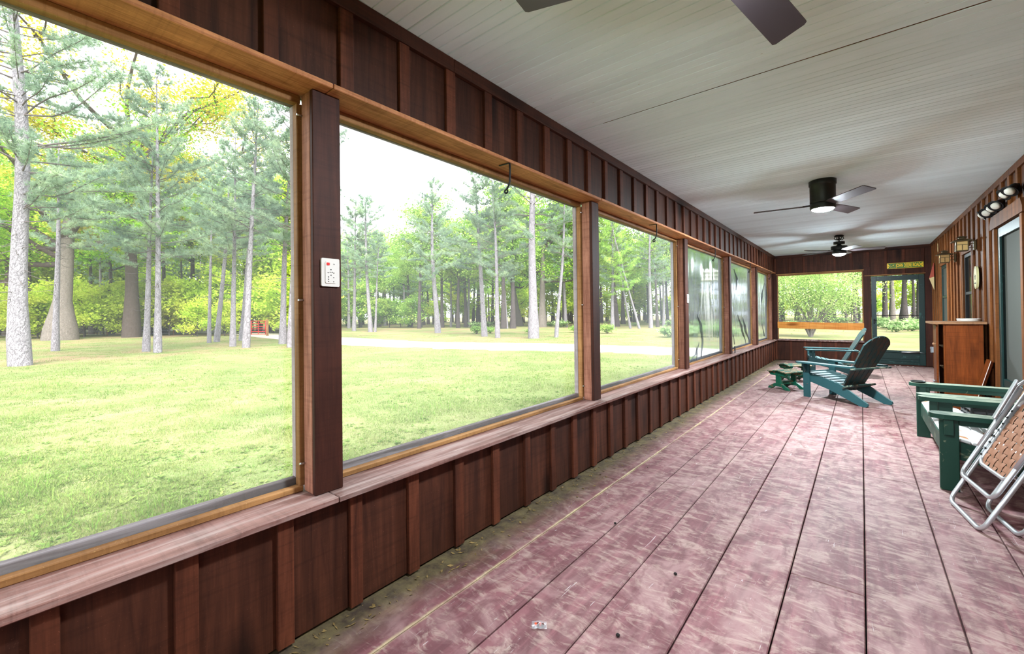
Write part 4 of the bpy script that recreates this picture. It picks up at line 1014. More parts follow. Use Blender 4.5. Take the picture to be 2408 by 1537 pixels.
G().tube([(0, .06 * cos(a), .062 + .06 * sin(a)) for a in np.linspace(0, 2 * pi, 25)], .0045, 6).obj('rim', 'black', ds)
G().lathe([(.056, 0), (.056, .003)], 24, mat=Matrix.Translation((0, 0, .062)) @ Matrix.Rotation(pi / 2, 4, 'Y')).obj('disc', 'film', ds)

# ---- things on the floor
cw = thing('wrapped_candy', 'orange striped candy in a clear wrapper on the floor', 'candy', (-1.055, 1.45, .001), radians(36))
V = []; rr = np.random.RandomState(8)
for i in range(9):
    for j in range(7):
        u, v_ = i / 8 - .5, j / 6 - .5; V.append((u * .062, v_ * .044, .003 + .012 * math.exp(-(u * 2.6) ** 2 - (v_ * 2.6) ** 2) + .004 * rr.rand()))
ii = np.arange(63).reshape(9, 7)
put('wrapper', fastmesh('wrapper', V, np.stack([ii[:-1, :-1], ii[1:, :-1], ii[1:, 1:], ii[:-1, 1:]], -1)), 'film', cw)
for k_ in range(4): G().tube([(-.019 + k_ * .0095, 0, .0085), (-.010 + k_ * .0095, 0, .0085)], [.0078 - abs(k_ - 1.5) * .0008] * 2, 12).obj('candy_band', 'candy' if k_ % 2 == 0 else 'candydark', cw)
for (x, y, lb_) in ((-.775, 1.60, 'dark pebble lying beside the candy wrapper plank'), (-1.19, 2.44, 'dark twisted leaf scrap in the floor joint'), (-.73, 2.15, 'small dark seed pod on the mid floor plank')):
    g = G(); r_ = .008
    g.lathe([(0, 0), (.006, .002), (.009, .006), (.006, .010), (0, .012)], 8); tag(g.obj('seed_pod', 'dark', None, (x, y, .001), (0, 0, x * 9)), lb_, 'seed pod')
# leaf crumbs and straw along the outer wall
rr = np.random.RandomState(21); N = 900
c = np.stack([-1.755 + np.abs(rr.randn(N)) * .09, rr.uniform(-.3, 13, N), np.full(N, .003)], -1); a = rr.uniform(0, 2 * pi, N); L = rr.uniform(.004, .018, N); W_ = L * rr.uniform(.15, .5, N)
d = np.stack([np.cos(a), np.sin(a), rr.uniform(-.2, .2, N)], -1); e = np.stack([-np.sin(a), np.cos(a), rr.uniform(0, .5, N)], -1)
V = np.stack([c - d * L[:, None], c + e * W_[:, None], c + d * L[:, None], c - e * W_[:, None]], 1).reshape(-1, 3); V[:, 2] = np.abs(V[:, 2]) + .001
tag(put('debris', fastmesh('debris', V, np.arange(4 * N).reshape(N, 4)), wood('dry_leaf_crumbs', srgb(60, 46, 28), srgb(150, 124, 78), 'Z')), 'dry leaf crumbs and straw along the foot of the outer wall', 'debris', kind='stuff')

# ================================================================== outside: trees, shrubs, grass
class TA:
    """numpy accumulator for tubes"""
    def __init__(self): self.V = []; self.Q = []; self.n = 0
    def tube(self, pts, rad, n=6):
        P = np.asarray(pts, float); R_ = np.asarray(rad, float)
        D = np.gradient(P, axis=0); D /= np.linalg.norm(D, axis=1)[:, None] + 1e-9
        ref = np.array([0.0, 0.0, 1.0]) if abs(D[0, 2]) < .8 else np.array([1.0, 0.0, 0.0])
        A = np.cross(D, ref); A /= np.linalg.norm(A, axis=1)[:, None] + 1e-9; B = np.cross(D, A)
        th = np.arange(n) * 2 * pi / n
        ring = P[:, None, :] + R_[:, None, None] * (A[:, None, :] * np.cos(th)[None, :, None] + B[:, None, :] * np.sin(th)[None, :, None])
        k = len(P); idx = np.arange(k * n).reshape(k, n) + self.n
        q = np.stack([idx[:-1], np.roll(idx[:-1], -1, 1), np.roll(idx[1:], -1, 1), idx[1:]], -1).reshape(-1, 4)
        self.V.append(ring.reshape(-1, 3)); self.Q.append(q); self.n += k * n
    def mesh(self, name): return fastmesh(name, np.concatenate(self.V), np.concatenate(self.Q), smooth=True)
def unit(r, n):
    v = r.randn(n, 3); return v / (np.linalg.norm(v, axis=1)[:, None] + 1e-9)
def leafmesh(name, C, size, r, flat=0.35):
    """one rhombic leaf per centre"""
    n = len(C); nr = unit(r, n); nr[:, 2] = np.abs(nr[:, 2]) + flat; nr /= np.linalg.norm(nr, axis=1)[:, None]
    a = np.cross(nr, unit(r, n)); a /= np.linalg.norm(a, axis=1)[:, None] + 1e-9; b = np.cross(nr, a)
    s_ = size * r.uniform(.6, 1.3, n)[:, None]
    V = np.stack([C - a * s_, C + b * s_ * .62, C + a * s_, C - b * s_ * .62], 1).reshape(-1, 3)
    return fastmesh(name, V, np.arange(4 * n).reshape(n, 4))
def needlemesh(name, C, D, L, K, r, wid=.012):
    """K needles spraying from each tuft centre C around direction D"""
    n = len(C); c = np.repeat(C, K, 0); d = np.repeat(D, K, 0)
    dv = d * .75 + unit(r, n * K) * .8; dv /= np.linalg.norm(dv, axis=1)[:, None]
    ln = (L * r.uniform(.7, 1.25, n * K))[:, None]
    sd = np.cross(dv, unit(r, n * K)); sd /= np.linalg.norm(sd, axis=1)[:, None] + 1e-9
    b0 = c + dv * .01
    V = np.stack([b0 - sd * wid, b0 + sd * wid, b0 + dv * ln], 1).reshape(-1, 3)
    return fastmesh(name, V, tris=np.arange(3 * n * K).reshape(n * K, 3))

def pine(seed, Ht=12.5, c0=4.0, spread=2.5, r0=.15, tufts=22, K=17, dead=14, nl=.19, wid=.0085, dens=.44):
    r = np.random.RandomState(seed); tr_ = TA(); br = TA(); zz = np.linspace(-.15, Ht, 18)
    swx, swy = r.uniform(-.12, .12, 2); ph = r.uniform(0, 6, 2)
    ax = np.stack([swx * np.sin(zz * .5 + ph[0]) - swx * math.sin(ph[0]), swy * np.sin(zz * .45 + ph[1]) - swy * math.sin(ph[1]), zz], -1)
    rad = r0 * (1 - np.clip(zz, 0, Ht) / Ht) ** .75 + .012; rad[:2] *= 1.22; rad[2] *= 1.06
    tr_.tube(ax, rad, 10)
    at = lambda z: np.array([np.interp(z, zz, ax[:, 0]), np.interp(z, zz, ax[:, 1]), z])
    C = []; D = []
    z = c0
    while z < Ht - .15:
        f = (z - c0) / (Ht - c0)
        for q in range(r.randint(3, 6)):
            L = (spread * (1 - f) ** .65 + .35) * r.uniform(.55, 1.15) * (1.0 if f > .12 else r.uniform(.5, 1))
            a = r.uniform(0, 2 * pi); up = .10 + .55 * f + r.uniform(-.15, .2)
            h = np.array([cos(a), sin(a), 0]); t = np.linspace(0, 1, 7); sg = r.uniform(-.06, .09); wv_ = r.uniform(3, 8)
            p = at(z) + h * (t * L)[:, None] + np.array([0, 0, 1]) * (t * L * up - sg * L * np.sin(t * pi) + .05 * L * t ** 3 + .03 * L * np.sin(t * wv_ + q))[:, None]
            br.tube(p, .005 + .0075 * L * (1 - t) ** .8, 5)
            n = max(4, int(tufts * L))
            u = r.uniform(.28, 1.03, n) ** .85
            pc = np.stack([np.interp(u, t, p[:, k_]) for k_ in range(3)], -1)
            off = unit(r, n) * (r.uniform(0, .34, n) * (.4 + .6 * np.clip(L / 2, 0, 1)))[:, None]; off[:, 2] = np.abs(off[:, 2]) * .7
            C.append(pc + off); dd = h * .8 + unit(r, n) * .5; dd[:, 2] += .45; D.append(dd / np.linalg.norm(dd, axis=1)[:, None])
        z += dens * r.uniform(.6, 1.4)
    for q in range(dead):
        z = r.uniform(c0 * .45, c0 * 1.05); a = r.uniform(0, 2 * pi); L = r.uniform(.4, 1.5); t = np.linspace(0, 1, 5)
        h = np.array([cos(a), sin(a), 0]); p = at(z) + h * (t * L)[:, None] + np.array([0, 0, 1]) * (t * L * r.uniform(-.2, .35) + .07 * np.sin(t * 7))[:, None]
        br.tube(p, .004 + .014 * (1 - t), 4)
    C = np.concatenate(C); D = np.concatenate(D)
    return dict(trunk=tr_.mesh('trunk'), branches=br.mesh('branches'), needles=needlemesh('needles', C, D, nl, K, r, wid))

def broadleaf(seed, Ht=20, fork=.4, r0=.45, spread=7, limbs=7, nleaf=34, lsize=.11, csp=.55, low=None, sub=5, lean=0.0, flare=1.35, updraft=.65, single=False):
    r = np.random.RandomState(seed); tr_ = TA(); br = TA(); C = []
    zt = Ht * (.86 if single else fork + .34); zz = np.linspace(-.2, zt, 14)
    ax = np.stack([.25 * np.sin(zz * .28 + seed) * zz / Ht - .25 * math.sin(seed) * 0, .22 * np.sin(zz * .31 + seed * 2) * zz / Ht, zz], -1)
    f = np.clip(zz / zt, 0, 1); rad = r0 * (1 - f ** (1 if single else 1.7) * .93) + .01; rad[:3] *= np.array([flare * 1.1, flare, 1 + (flare - 1) * .45])
    tr_.tube(ax, rad, 12)
    at = lambda z: np.array([np.interp(z, zz, ax[:, 0]), np.interp(z, zz, ax[:, 1]), z])
    starts = []
    for k_ in range(limbs):
        z = zt * (fork + (1 - fork) * (k_ + r.rand()) / limbs) if single else r.uniform(Ht * fork * .85, zt * .97)
        starts.append((z, 2 * pi * k_ * .382 + r.uniform(-.5, .5), spread * r.uniform(.6, 1.1) * (1 - .55 * (z / Ht) if single else 1), updraft * r.uniform(.5, 1.6)))
    for lw in (low or []): starts.append(lw)
    for (z, a, L, up) in starts:
        t = np.linspace(0, 1, 9); h = np.array([cos(a), sin(a), 0]); sd = np.array([-sin(a), cos(a), 0])
        wob = .09 * L * np.sin(t * r.uniform(3, 7) + r.uniform(0, 6)) * t; wz = .07 * L * np.sin(t * r.uniform(4, 8) + r.uniform(0, 6)) * t
        p = at(z) + h * (t * L)[:, None] + sd * wob[:, None] + np.array([0, 0, 1]) * (t * L * up + wz)[:, None]
        rb = max(.03, r0 * .40 * (L / spread) ** .5)
        br.tube(p, rb * (1 - t) ** .8 + .014, 7)
        for q in range(sub):
            u = r.uniform(.25, 1.0); b0 = np.array([np.interp(u, t, p[:, i_]) for i_ in range(3)])
            d = h * .5 + unit(r, 1)[0] * .9; d[2] = abs(d[2]) * .6 + .08; d /= np.linalg.norm(d); l2 = L * r.uniform(.22, .5); t2 = np.linspace(0, 1, 6)
            p2 = b0 + d * (t2 * l2)[:, None] + np.array([0, 0, 1]) * (.1 * l2 * np.sin(t2 * 4 + q))[:, None] + sd * (.1 * l2 * np.sin(t2 * 5 + q * 2))[:, None]
            br.tube(p2, rb * .32 * (1 - t2) + .008, 5)
            for u2 in np.linspace(.3, 1, 4):
                c = np.array([np.interp(u2, t2, p2[:, i_]) for i_ in range(3)]); C.append(c + r.randn(nleaf, 3) * np.array([csp, csp, csp * .5]))
    C = np.concatenate(C)
    return dict(trunk=tr_.mesh('trunk'), branches=br.mesh('branches'), leaves=leafmesh('leaves', C, lsize, r))

def plant(name, parts, mats, label, cat, loc, rz=0, lean=(0, 0), sc=1.0, tk=1.0, group=None):
    t = thing(name, label, cat, loc, 0, group)
    t.rotation_mode = 'ZYX'   # turn about its own axis first, then lean
    t.rotation_euler = (-lean[1], lean[0], rz); t.rotation_mode = 'ZYX'
    q = Matrix.Rotation(lean[0], 4, 'Y') @ Matrix.Rotation(-lean[1], 4, 'X') @ Matrix.Rotation(rz, 4, 'Z')
    t.rotation_mode = 'XYZ'; t.rotation_euler = q.to_euler('XYZ'); t.scale = (sc, sc, sc)
    for nm, me in parts.items():
        o = put(nm, me, mats[nm], t)
        if nm == 'trunk': o.scale = (tk, tk, 1)
    return t
RD = (.775, .631)      # direction across the view, used to say how far a trunk leans sideways
def gz_(x, y): return hgt(x, y) - .03
PM = dict(trunk='pinebark', branches='twigbark', needles='needle')
PIN = [pine(100 + i, 12.5, c0, sp, .15) for i, (c0, sp) in enumerate(((6.2, 2.2), (5.2, 2.5), (6.8, 2.0), (4.6, 2.7), (5.8, 2.4)))]
bigpine = pine(200, 20, 5.2, 4.2, .25, tufts=26, K=16, dead=16, nl=.20, dens=.5)
tallpine = pine(201, 17, 6.5, 3.8, .30, tufts=22, K=14, dead=8, nl=.2, dens=.55)
NEAR = [  # x, y, diameter, lean, height, variant, label
 (-32.5, 2.3, .27, .020, 11, 0, 'slim pine just right of the thick pale pine trunk'),
 (-27.9, 5.1, .26, .040, 10.5, 1, 'slim pine leaning right, left one of a close pair on the lawn'),
 (-26.6, 5.3, .27, .002, 13.6, 3, 'slim upright pine, right one of a close pair on the lawn'),
 (-33.3, 9.3, .20, .023, 11.5, 2, 'very thin upright pine left of the leaning pines'),
 (-33.9, 9.9, .29, .084, 12.5, 0, 'pine leaning right behind the thin upright pine'),
 (-28.4, 9.1, .27, .019, 12.5, 1, 'upright pine with a charred foot near the red gate'),
 (-26.4, 9.1, .31, .055, 14, 4, 'pale pine leaning right, in front of the red gate'),
 (-33.9, 11.4, .30, .094, 12, 2, 'dark pine leaning right just left of the red gate'),
 (-28.0, 11.7, .35, .052, 13, 0, 'thick pine beside the left screen frame'),
 (-24.1, 10.5, .32, .017, 15.4, 3, 'pale pine closest to the left screen frame'),
 (-42.1, 24.9, .36, .025, 14, 1, 'pine at the left edge of the second opening'),
 (-38.2, 24.4, .38, -.032, 14, 4, 'tall crowned pine left of the drive bend'),
 (-37.7, 24.6, .21, .056, 10, 2, 'thin pine leaning beside the tall crowned pine'),
 (-29.2, 25.4, .45, -.026, 13.5, 3, 'dark pine with low wide branches across the drive'),
 (-21.8, 23.5, .38, -.049, 12.4, 1, 'pine leaning left behind two low bushes'),
 (-19.8, 22.7, .30, -.027, 12, 3, 'slim pine leaning left between the bushes and the thick pale pine'),
 (-16.1, 24.5, .23, .067, 12, 4, 'slim pine leaning right of the thick pale pine'),
]
for (x, y, dm, ln, ht, vi, lb_) in NEAR:
    sc = ht / 12.5
    plant('pine_tree', PIN[vi], PM, lb_, 'pine tree', (x, y, gz_(x, y)), random.uniform(0, 6.28), (RD[0] * ln, RD[1] * ln), sc, dm / .30 / sc, 'slender pines on the lawn')
plant('pine_tree', bigpine, PM, 'thick pale grey pine trunk nearest the porch, far left', 'pine tree', (-23.7, .8, gz_(-23.7, .8)), 1.1, (-.011, -.009), 1, 1)
plant('pine_tree', tallpine, PM, 'thick pale pine standing across the drive, seen through the second opening', 'pine tree', (-16.9, 23.0, gz_(-16.9, 23)), 2.2, (.01, .008), 1, 1)

OM = dict(trunk='palebark', branches='oakbark', leaves='oakleaf')
CR = atan2(RD[1], RD[0])
oakA = broadleaf(31, 22, .30, .58, 9, 8, 95, .12, .8, low=[(7.4, CR, 8, .12), (7.2, CR + pi, 9, -.02), (6.0, CR + pi + .3, 8, -.10), (9.5, CR + .2, 11, .25)], sub=7, flare=1.7)
plant('oak_tree', oakA, OM, 'huge pale barked oak with a flared base and low sweeping limbs', 'oak tree', (-48.5, 3.7, gz_(-48.5, 3.7)), 0, (RD[0] * .06, RD[1] * .06))
oakB = broadleaf(32, 25, .38, .48, 9.5, 10, 100, .12, .85, low=[(9.2, CR, 7, .10), (8.6, CR + pi, 5, .05), (12, CR + .1, 12, .38), (13, CR + pi - .2, 11, .35), (15, CR - .3, 12, .4)], sub=7, flare=1.3)
plant('oak_tree', oakB, dict(trunk='oakbark', branches='oakbark', leaves='oakgold'), 'straight dark trunked oak with golden young leaves', 'oak tree', (-49.0, 8.0, gz_(-49, 8)), 0, (0, 0))
oakC = broadleaf(33, 18, .35, .40, 7, 8, 50, .13, .7, low=[(5.5, CR + pi, 6, .05)], sub=6)
plant('oak_tree', oakC, dict(trunk='oakbark', branches='oakbark', leaves='oakleaf'), 'dark oak at the far left edge behind the thick pale pine', 'oak tree', (-66.7, 1.6, gz_(-66.7, 1.6)), .5, (0, 0))
plant('oak_tree', oakC, dict(trunk='palebark', branches='oakbark', leaves='oakleaf'), 'pale oak trunk hidden behind the thick pine across the drive', 'oak tree', (-28.6, 40.6, gz_(-28.6, 40.6)), 2.5, (.01, .01), .95)
plant('oak_tree', oakC, dict(trunk='palebark', branches='oakbark', leaves='oakleaf'), 'pale oak leaning left at the edge of the woods', 'oak tree', (-35.5, 45.2, gz_(-35.5, 45.2)), 4.2, (-.12, -.098), .95)

# woodland beyond the lawn
WM = dict(trunk='woodbark', branches='woodbark', leaves='woodleaf')
WT = [broadleaf(50 + i, 16, .42, r0_, 4.2, 10, 34, .14, .8, sub=5, flare=1.2, updraft=.45, single=True) for i, r0_ in enumerate((.24, .30, .20, .27))]
SP = [broadleaf(70 + i, 5.2, .15, .05, 2.1, 8, 26, .13, .5, sub=4, flare=1.1, updraft=.35, single=True) for i in range(3)]
def ray_xy(px, d):     # a spot at distance d along a sight line over the lawn
    k_ = (px - 1204) / 1008.6; v = Vector((Fv.x + Rv.x * k_, Fv.y + Rv.y * k_)); return v.x * d, v.y * d
rw = random.Random(99)
WG = 'dark trunked trees of the woods'
cnt = 0
for px0, px1, d0, d1, n, smin, smax, lb_ in ((-260, 700, 46, 75, 34, 1.0, 1.5, 'leafy tree in the woods behind the wire fence'), (700, 980, 62, 100, 26, .75, 1.0, 'leafy tree in the far woods where the drive bends'), (960, 1640, 46, 92, 66, .8, 1.15, 'dark trunked tree in the dense woods across the drive'), (1600, 1840, 44, 80, 18, .8, 1.1, 'dark trunked tree seen through the plastic covered openings'), (1830, 2260, 50, 85, 20, .8, 1.1, 'dark trunked tree in the woods beyond the end wall')):
    for i in range(n):
        px = px0 + (px1 - px0) * (i + rw.random()) / n; d = rw.uniform(d0, d1); x, y = ray_xy(px, d)
        plant('woodland_tree', WT[rw.randrange(4)], WM, lb_, 'tree', (x, y, gz_(x, y)), rw.uniform(0, 6.28), (rw.uniform(-.04, .04), rw.uniform(-.04, .04)), rw.uniform(smin, smax), rw.uniform(.8, 1.25), lb_.replace('tree', 'trees'))
for px0, px1, d0, d1, n, s0_, s1_, lf, lb_ in ((-260, 720, 42, 60, 46, .8, 1.9, 'limeleaf', 'bright lime sapling behind the wire fence in the left woods'), (-120, 720, 36.5, 43, 26, .6, 1.15, 'limeleaf', 'small lime green sapling along the edge of the left woods'), (720, 1000, 50, 85, 16, .7, 1.4, 'woodleaf', 'green sapling in the woods beyond the bend of the drive'), (1000, 1640, 62, 90, 24, .7, 1.6, 'limeleaf', 'lime green sapling among the dark trunks across the drive'), (1640, 2240, 56, 90, 12, .7, 1.4, 'limeleaf', 'sapling among the trunks beyond the end wall')):
    for i in range(n):
        px = px0 + (px1 - px0) * (i + rw.random()) / n; d = rw.uniform(d0, d1); x, y = ray_xy(px, d)
        plant('sapling', SP[rw.randrange(3)], dict(trunk='woodbark', branches='woodbark', leaves=lf), lb_, 'sapling', (x, y, gz_(x, y)), rw.uniform(0, 6.28), (0, 0), rw.uniform(s0_, s1_), 1, lb_.split('sapling')[0].strip() + ' saplings ' + lb_.split('sapling')[1].strip())
BP = [pine(300 + i, 14, 5, 2.6, .17, tufts=9, K=11, nl=.24, wid=.017, dens=.55) for i in range(2)]
for i in range(22):
    px = [60, 190, 260, 430, 470, 630, 820, 848, 905, 950, 990, 1060, 1100, 1190, 1330, 1440, 1530, 1560, 1640, 1700, 1760, 240][i]; d = rw.uniform(38, 58) if px < 700 or px > 1000 else rw.uniform(55, 75); x, y = ray_xy(px, d)
    plant('pine_tree', BP[i % 2], PM, 'grey green pine mixed into the edge of the woods', 'pine tree', (x, y, gz_(x, y)), rw.uniform(0, 6.28), (rw.uniform(-.03, .03), rw.uniform(-.03, .03)), rw.uniform(.85, 1.1), rw.uniform(.8, 1.2), 'pines at the edge of the woods')
for (px, d, k_, sc, lf, lb_) in ((-40, 46, 0, 1.2, 'oakleaf', 'green leafy tree behind the dark oak at the far left'), (70, 44, 1, 1.1, 'limeleaf', 'lime leafy tree between the two oaks at the far left'), (215, 45, 2, 1.2, 'limeleaf', 'lime leafy tree just right of the huge pale oak'), (262, 43, 3, 1.0, 'oakleaf', 'green leafy tree left of the straight dark oak'), (385, 44, 0, 1.15, 'limeleaf', 'lime leafy tree right of the straight dark oak'), (455, 46, 1, 1.2, 'oakleaf', 'green leafy tree in the middle of the left woods'), (530, 43, 2, 1.0, 'limeleaf', 'lime leafy tree behind the leaning pines'), (610, 45, 3, 1.1, 'oakleaf', 'green leafy tree standing behind the red gate'), (690, 47, 0, 1.1, 'limeleaf', 'lime leafy tree right of the red gate')):
    x, y = ray_xy(px, d); plant('woodland_tree', WT[k_], dict(WM, leaves=lf), lb_, 'tree', (x, y, gz_(x, y)), px * .7, (0, 0), sc, .8)
# trunks seen beyond the end door and end window
for (px, d, dm, ln, lb_) in ((2100, 40, .55, .0, 'pale trunk standing before the others beyond the far door'), (2082, 50, .80, .01, 'thick dark trunk left of the pale one beyond the far door'), (2118, 53, .85, .12, 'thick dark trunk leaning right behind the pale one beyond the door'), (2150, 52, .60, -.03, 'dark trunk at the right side of the far door view'), (1990, 52, .42, -.05, 'crooked dark trunk beyond the right part of the end window'), (2012, 50, .62, -.03, 'thick grey trunk beyond the right edge of the end window'), (1940, 55, .5, 0, 'dark trunk beyond the middle of the end window')):
    x, y = ray_xy(px, d); plant('woodland_tree', WT[int(px) % 4], dict(WM, trunk='palebark' if 'pale trunk' in lb_ else 'woodbark'), lb_, 'tree', (x, y, gz_(x, y)), px, (RD[0] * ln, RD[1] * ln), 1.0, dm / .78)
for (px, d, ln, lb_) in ((1503, 42, -.25, 'thin pale trunk leaning left at the edge of the woods'), (1482, 43, -.16, 'thin grey trunk leaning left beside another leaning one')):
    x, y = ray_xy(px, d); plant('woodland_tree', BP[0], dict(PM, needles='woodleaf'), lb_, 'tree', (x, y, gz_(x, y)), 1, (RD[0] * ln, RD[1] * ln), .8, .75)

def shrub(seed, n, R_, Hh, ls, stems=9):
    r = np.random.RandomState(seed); st_ = TA(); C = []
    for k_ in range(stems):
        a = 2 * pi * k_ / stems + r.uniform(-.3, .3); L = Hh * r.uniform(.75, 1.1); t = np.linspace(0, 1, 7); out = R_ * r.uniform(.35, 1.0)
        p = np.stack([cos(a) * out * t ** 1.2 + .05 * np.sin(t * 8 + k_), sin(a) * out * t ** 1.2 + .05 * np.cos(t * 7 + k_), L * t * (1 - .25 * t)], -1)
        st_.tube(p, (.008 + .012 * Hh / 2) * (1 - t) + .004, 5)
        m_ = n // stems; u = r.uniform(.3, 1.05, m_) ** .7; pc = np.stack([np.interp(u, t, p[:, q]) for q in range(3)], -1)
        C.append(pc + r.randn(m_, 3) * np.array([R_, R_, Hh * .45]) * .24)
    C = np.concatenate(C); C[:, 2] = np.abs(C[:, 2]) + .03
    return dict(stems=st_.mesh('stems'), leaves=leafmesh('leaves', C, ls, r))
SH = dict(stems='woodbark', leaves='shrubleaf')
x, y = ray_xy(1905, 26.3)
plant('flowering_shrub', shrub(5, 26000, 3.0, 5.6, .052, 18), dict(stems='palebark', leaves='shrubleaf'), 'large pale many stemmed shrub filling the end window', 'shrub', (x, y, gz_(x, y)))
sb = [shrub(11, 700, .55, .75, .07), shrub(12, 500, .45, .55, .06)]
for (px, d, k_, sc, lb_) in ((1120, 35.6, 0, 1.0, 'low bush left of the leaning pine across the drive'), (1152, 36.1, 1, 1.1, 'low bush right of the leaning pine across the drive'), (1352, 35, 1, 1.1, 'low bush beside the second screen frame'), (1427, 33.6, 0, 1.1, 'round leafy bush at the left of the third opening'), (1245, 34, 1, .8, 'small bush at the foot of the thick pale pine across the drive')):
    x, y = ray_xy(px, d); plant('bush', sb[k_], dict(SH, leaves='woodleaf'), lb_, 'bush', (x, y, gz_(x, y)), px, (0, 0), sc)
sf = shrub(21, 420, .6, .6, .09, 12)
for i in range(46):
    px = rw.uniform(1550, 1760) if i < 9 else (rw.uniform(2035, 2200) if i < 26 else rw.uniform(1100, 2000)); d = rw.uniform(27, 31) if i < 9 else (rw.uniform(31, 46) if i < 26 else rw.uniform(44, 56)); x, y = ray_xy(px, d)
    plant('fern', sf, dict(stems='fern', leaves='fern'), ('pale fern clump on the grass just beyond the drive', 'pale fern clump growing under the trunks beyond the far door', 'fern clump at the foot of the woods across the drive')[0 if i < 9 else 1 if i < 26 else 2], 'fern', (x, y, gz_(x, y)), rw.uniform(0, 6), (0, 0), rw.uniform(.7, 1.4), 1, ('ferns on the grass beyond the drive', 'ferns beyond the far door', 'ferns at the foot of the woods')[0 if i < 9 else 1 if i < 26 else 2])

# red field gate, wire fence, birdhouse
gt = thing('field_gate', 'red tubular metal field gate at the edge of the woods', 'gate', (-40.0, 14.75, -.35), atan2(.7, 1.5))
for sx in (-.75, .75): G().tube([(sx, 0, .12), (sx, 0, 1.32)], .04, 8).obj('upright', 'red', gt)
for k_ in range(6): G().tube([(-.75, 0, .16 + k_ * .225), (.75, 0, .16 + k_ * .225)], .028, 8).obj('rail', 'red', gt)
bx('post', (.92, 0, .68), (.14, .14, 1.5), 'stopZ', gt); bx('brace', (0, 0, .72), (.05, .03, 1.15), 'red', gt)
fx = [ray_xy(px, 40.5) for px in range(-60, 590, 52)]
fn = thing('wire_fence', 'wire fence on wooden posts running along the edge of the woods', 'fence', (0, 0, 0))
for i, (x, y) in enumerate(fx):
    G().tube([(x, y, -.5), (x, y, .95)], .055, 7).obj('post', 'woodbark' if i % 3 else 'stopZ', fn)
    if i:
        x0, y0 = fx[i - 1]
        for z in (-.15, .15, .45, .75): G().tube([(x0, y0, z), ((x0 + x) / 2, (y0 + y) / 2, z - .02), (x, y, z)], .012, 4).obj('wire', 'grey', fn)
x, y = ray_xy(1668, 24.3)
bh = thing('birdhouse', 'white martin birdhouse on a tall pale pole', 'birdhouse', (x, y, gz_(x, y)), .5)
G().tube([(0, 0, 0), (0, 0, 3.4)], .075, 10).obj('pole', 'white', bh)
hs = bx('house', (0, 0, 3.68), (.46, .46, .42), 'white', bh, .01); G().add([(sx * .36, sy * .36, 3.89) for sx, sy in ((-1, -1), (1, -1), (1, 1), (-1, 1))] + [(0, 0, 4.12)], [(0, 1, 4), (1, 2, 4), (2, 3, 4), (3, 0, 4), (3, 2, 1, 0)]).obj('roof', 'white', bh)
bx('porch_tray', (0, 0, 3.45), (.74, .74, .03), 'white', bh); bx('porch_tray', (0, 0, 3.68), (.66, .66, .02), 'white', bh)
for sx in (-.11, .11):
    for z in (-.09, .12): G().tube([(sx, -.231, z), (sx, -.236, z)], .035, 10).obj('entry_hole', 'dark', hs)

# grass blades on the near lawn, thinning with distance
r = np.random.RandomState(77)
def vnoise(X, Y, cell, seed):
    g = np.random.RandomState(seed).rand(128, 128); u, v = X / cell, Y / cell; i, j = np.floor(u).astype(int), np.floor(v).astype(int); fu, fv = u - i, v - j
    fu = fu * fu * (3 - 2 * fu); fv = fv * fv * (3 - 2 * fv); q = lambda a_, b_: g[a_ % 128, b_ % 128]
    return (q(i, j) * (1 - fu) + q(i + 1, j) * fu) * (1 - fv) + (q(i, j + 1) * (1 - fu) + q(i + 1, j + 1) * fu) * fv
def lawn_spots(N, dmin, dmax):
    px = r.uniform(-420, 1780, N); d = dmin * (dmax / dmin) ** (r.rand(N)); k_ = (px - 1204) / 1008.6
    X = (Fv.x + Rv.x * k_) * d; Y = (Fv.y + Rv.y * k_) * d
    ok = (X < -2.15) & ~((Y > 12) & (np.abs(Y - np.interp(X, [c[0] for c in cl], [c[1] for c in cl])) < 2.25))
    X, Y, d = X[ok], Y[ok], d[ok]
    Z = -0.35 + 0.05 * np.sin(X * .11 + 1) * np.sin(Y * .13) + 0.03 * np.sin(X * .37) * np.sin(Y * .29 + 2) - .005
    return X, Y, Z, d
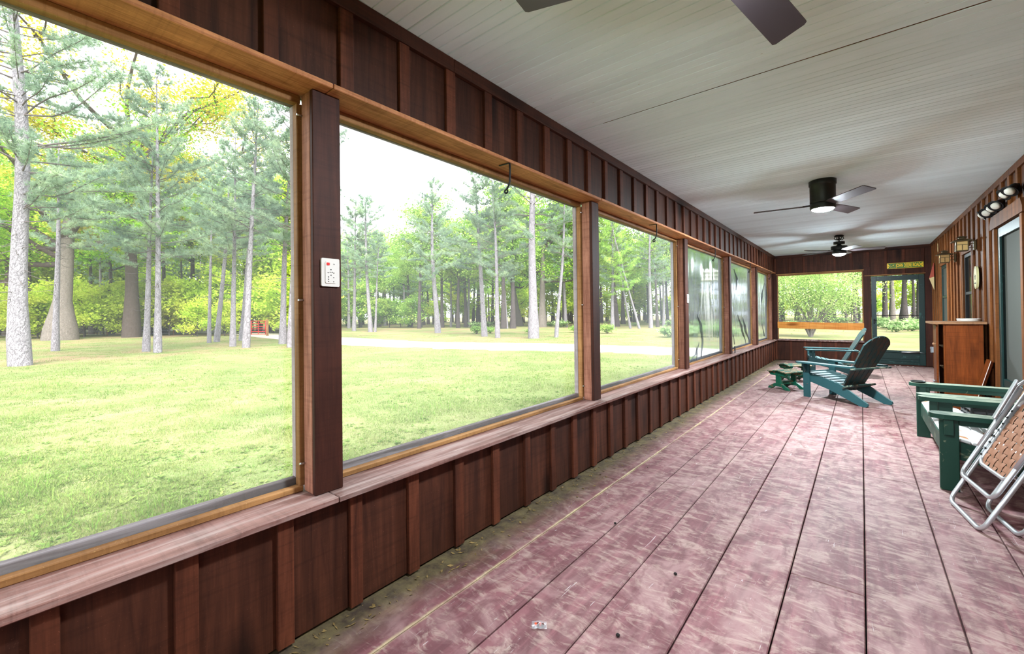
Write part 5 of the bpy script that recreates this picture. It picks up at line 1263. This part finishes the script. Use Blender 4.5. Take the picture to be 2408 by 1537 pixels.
def grass(name, N, dmin, dmax, hmin, hmax, wd, thr, label, mat='blade_grass'):
    X, Y, Z, d = lawn_spots(N, dmin, dmax)
    cn = .42 * vnoise(X, Y, .30, 1) + .33 * vnoise(X, Y, .9, 2) + .25 * vnoise(X, Y, .10, 3)
    k_ = cn > thr + r.uniform(-.16, .16, len(X)); X, Y, Z, d, cn = X[k_], Y[k_], Z[k_], d[k_], cn[k_]; n = len(X)
    hh = r.uniform(hmin, hmax, n) * (.35 + 1.5 * np.clip(cn - .25, 0, 1)); a = r.uniform(0, 2 * pi, n); w_ = wd * (.6 + .05 * d) * r.uniform(.6, 1.6, n)
    b = np.stack([X, Y, Z], -1); sd = np.stack([np.cos(a), np.sin(a), 0 * a], -1); ln = hh * r.uniform(.2, 1.3, n); tp = np.stack([np.cos(a + 1.6) * ln, np.sin(a + 1.6) * ln, hh], -1)
    V = np.stack([b - sd * w_[:, None], b + sd * w_[:, None], b + tp], 1).reshape(-1, 3)
    tag(put(name, fastmesh(name, V, tris=np.arange(3 * n).reshape(n, 3)), mat), label, 'grass', kind='stuff')
def weeds(name, N, dmin, dmax, label):
    X, Y, Z, d = lawn_spots(N, dmin, dmax); cn = .6 * vnoise(X, Y, 1.3, 8) + .4 * vnoise(X, Y, .35, 9)
    k_ = cn > .52; X, Y, Z = X[k_], Y[k_], Z[k_]; n = len(X); K = 7
    a = (np.arange(K)[None, :] * 2 * pi / K + r.uniform(0, 6, n)[:, None] + r.uniform(-.3, .3, (n, K))).ravel(); L = (r.uniform(.018, .055, n)[:, None] * r.uniform(.6, 1.2, (n, K))).ravel(); up = r.uniform(.15, 1.0, n * K)
    b = np.repeat(np.stack([X, Y, Z], -1), K, 0); dr_ = np.stack([np.cos(a), np.sin(a), up], -1); sd = np.stack([-np.sin(a), np.cos(a), 0 * a], -1)
    V = np.stack([b, b + dr_ * (L * .55)[:, None] + sd * (L * .22)[:, None], b + dr_ * L[:, None] * np.array([1, 1, .8]), b + dr_ * (L * .55)[:, None] - sd * (L * .22)[:, None]], 1).reshape(-1, 3)
    tag(put(name, fastmesh(name, V, np.arange(4 * n * K).reshape(n * K, 4)), 'weedleaf'), label, 'weeds', kind='stuff')
grass('grass', 760000, 2.4, 36, .020, .070, .0021, .38, 'short patchy lawn grass outside the screens')
grass('dry_grass', 170000, 2.4, 26, .01, .04, .0022, .36, 'straw coloured dead grass among the lawn', 'straw')
grass('tall_grass', 60000, 2.4, 18, .07, .15, .0030, .72, 'taller green grass tufts scattered in the near lawn', 'tallblade')
weeds('weeds', 11000, 2.6, 16, 'small broad leaved weeds dotted through the lawn')
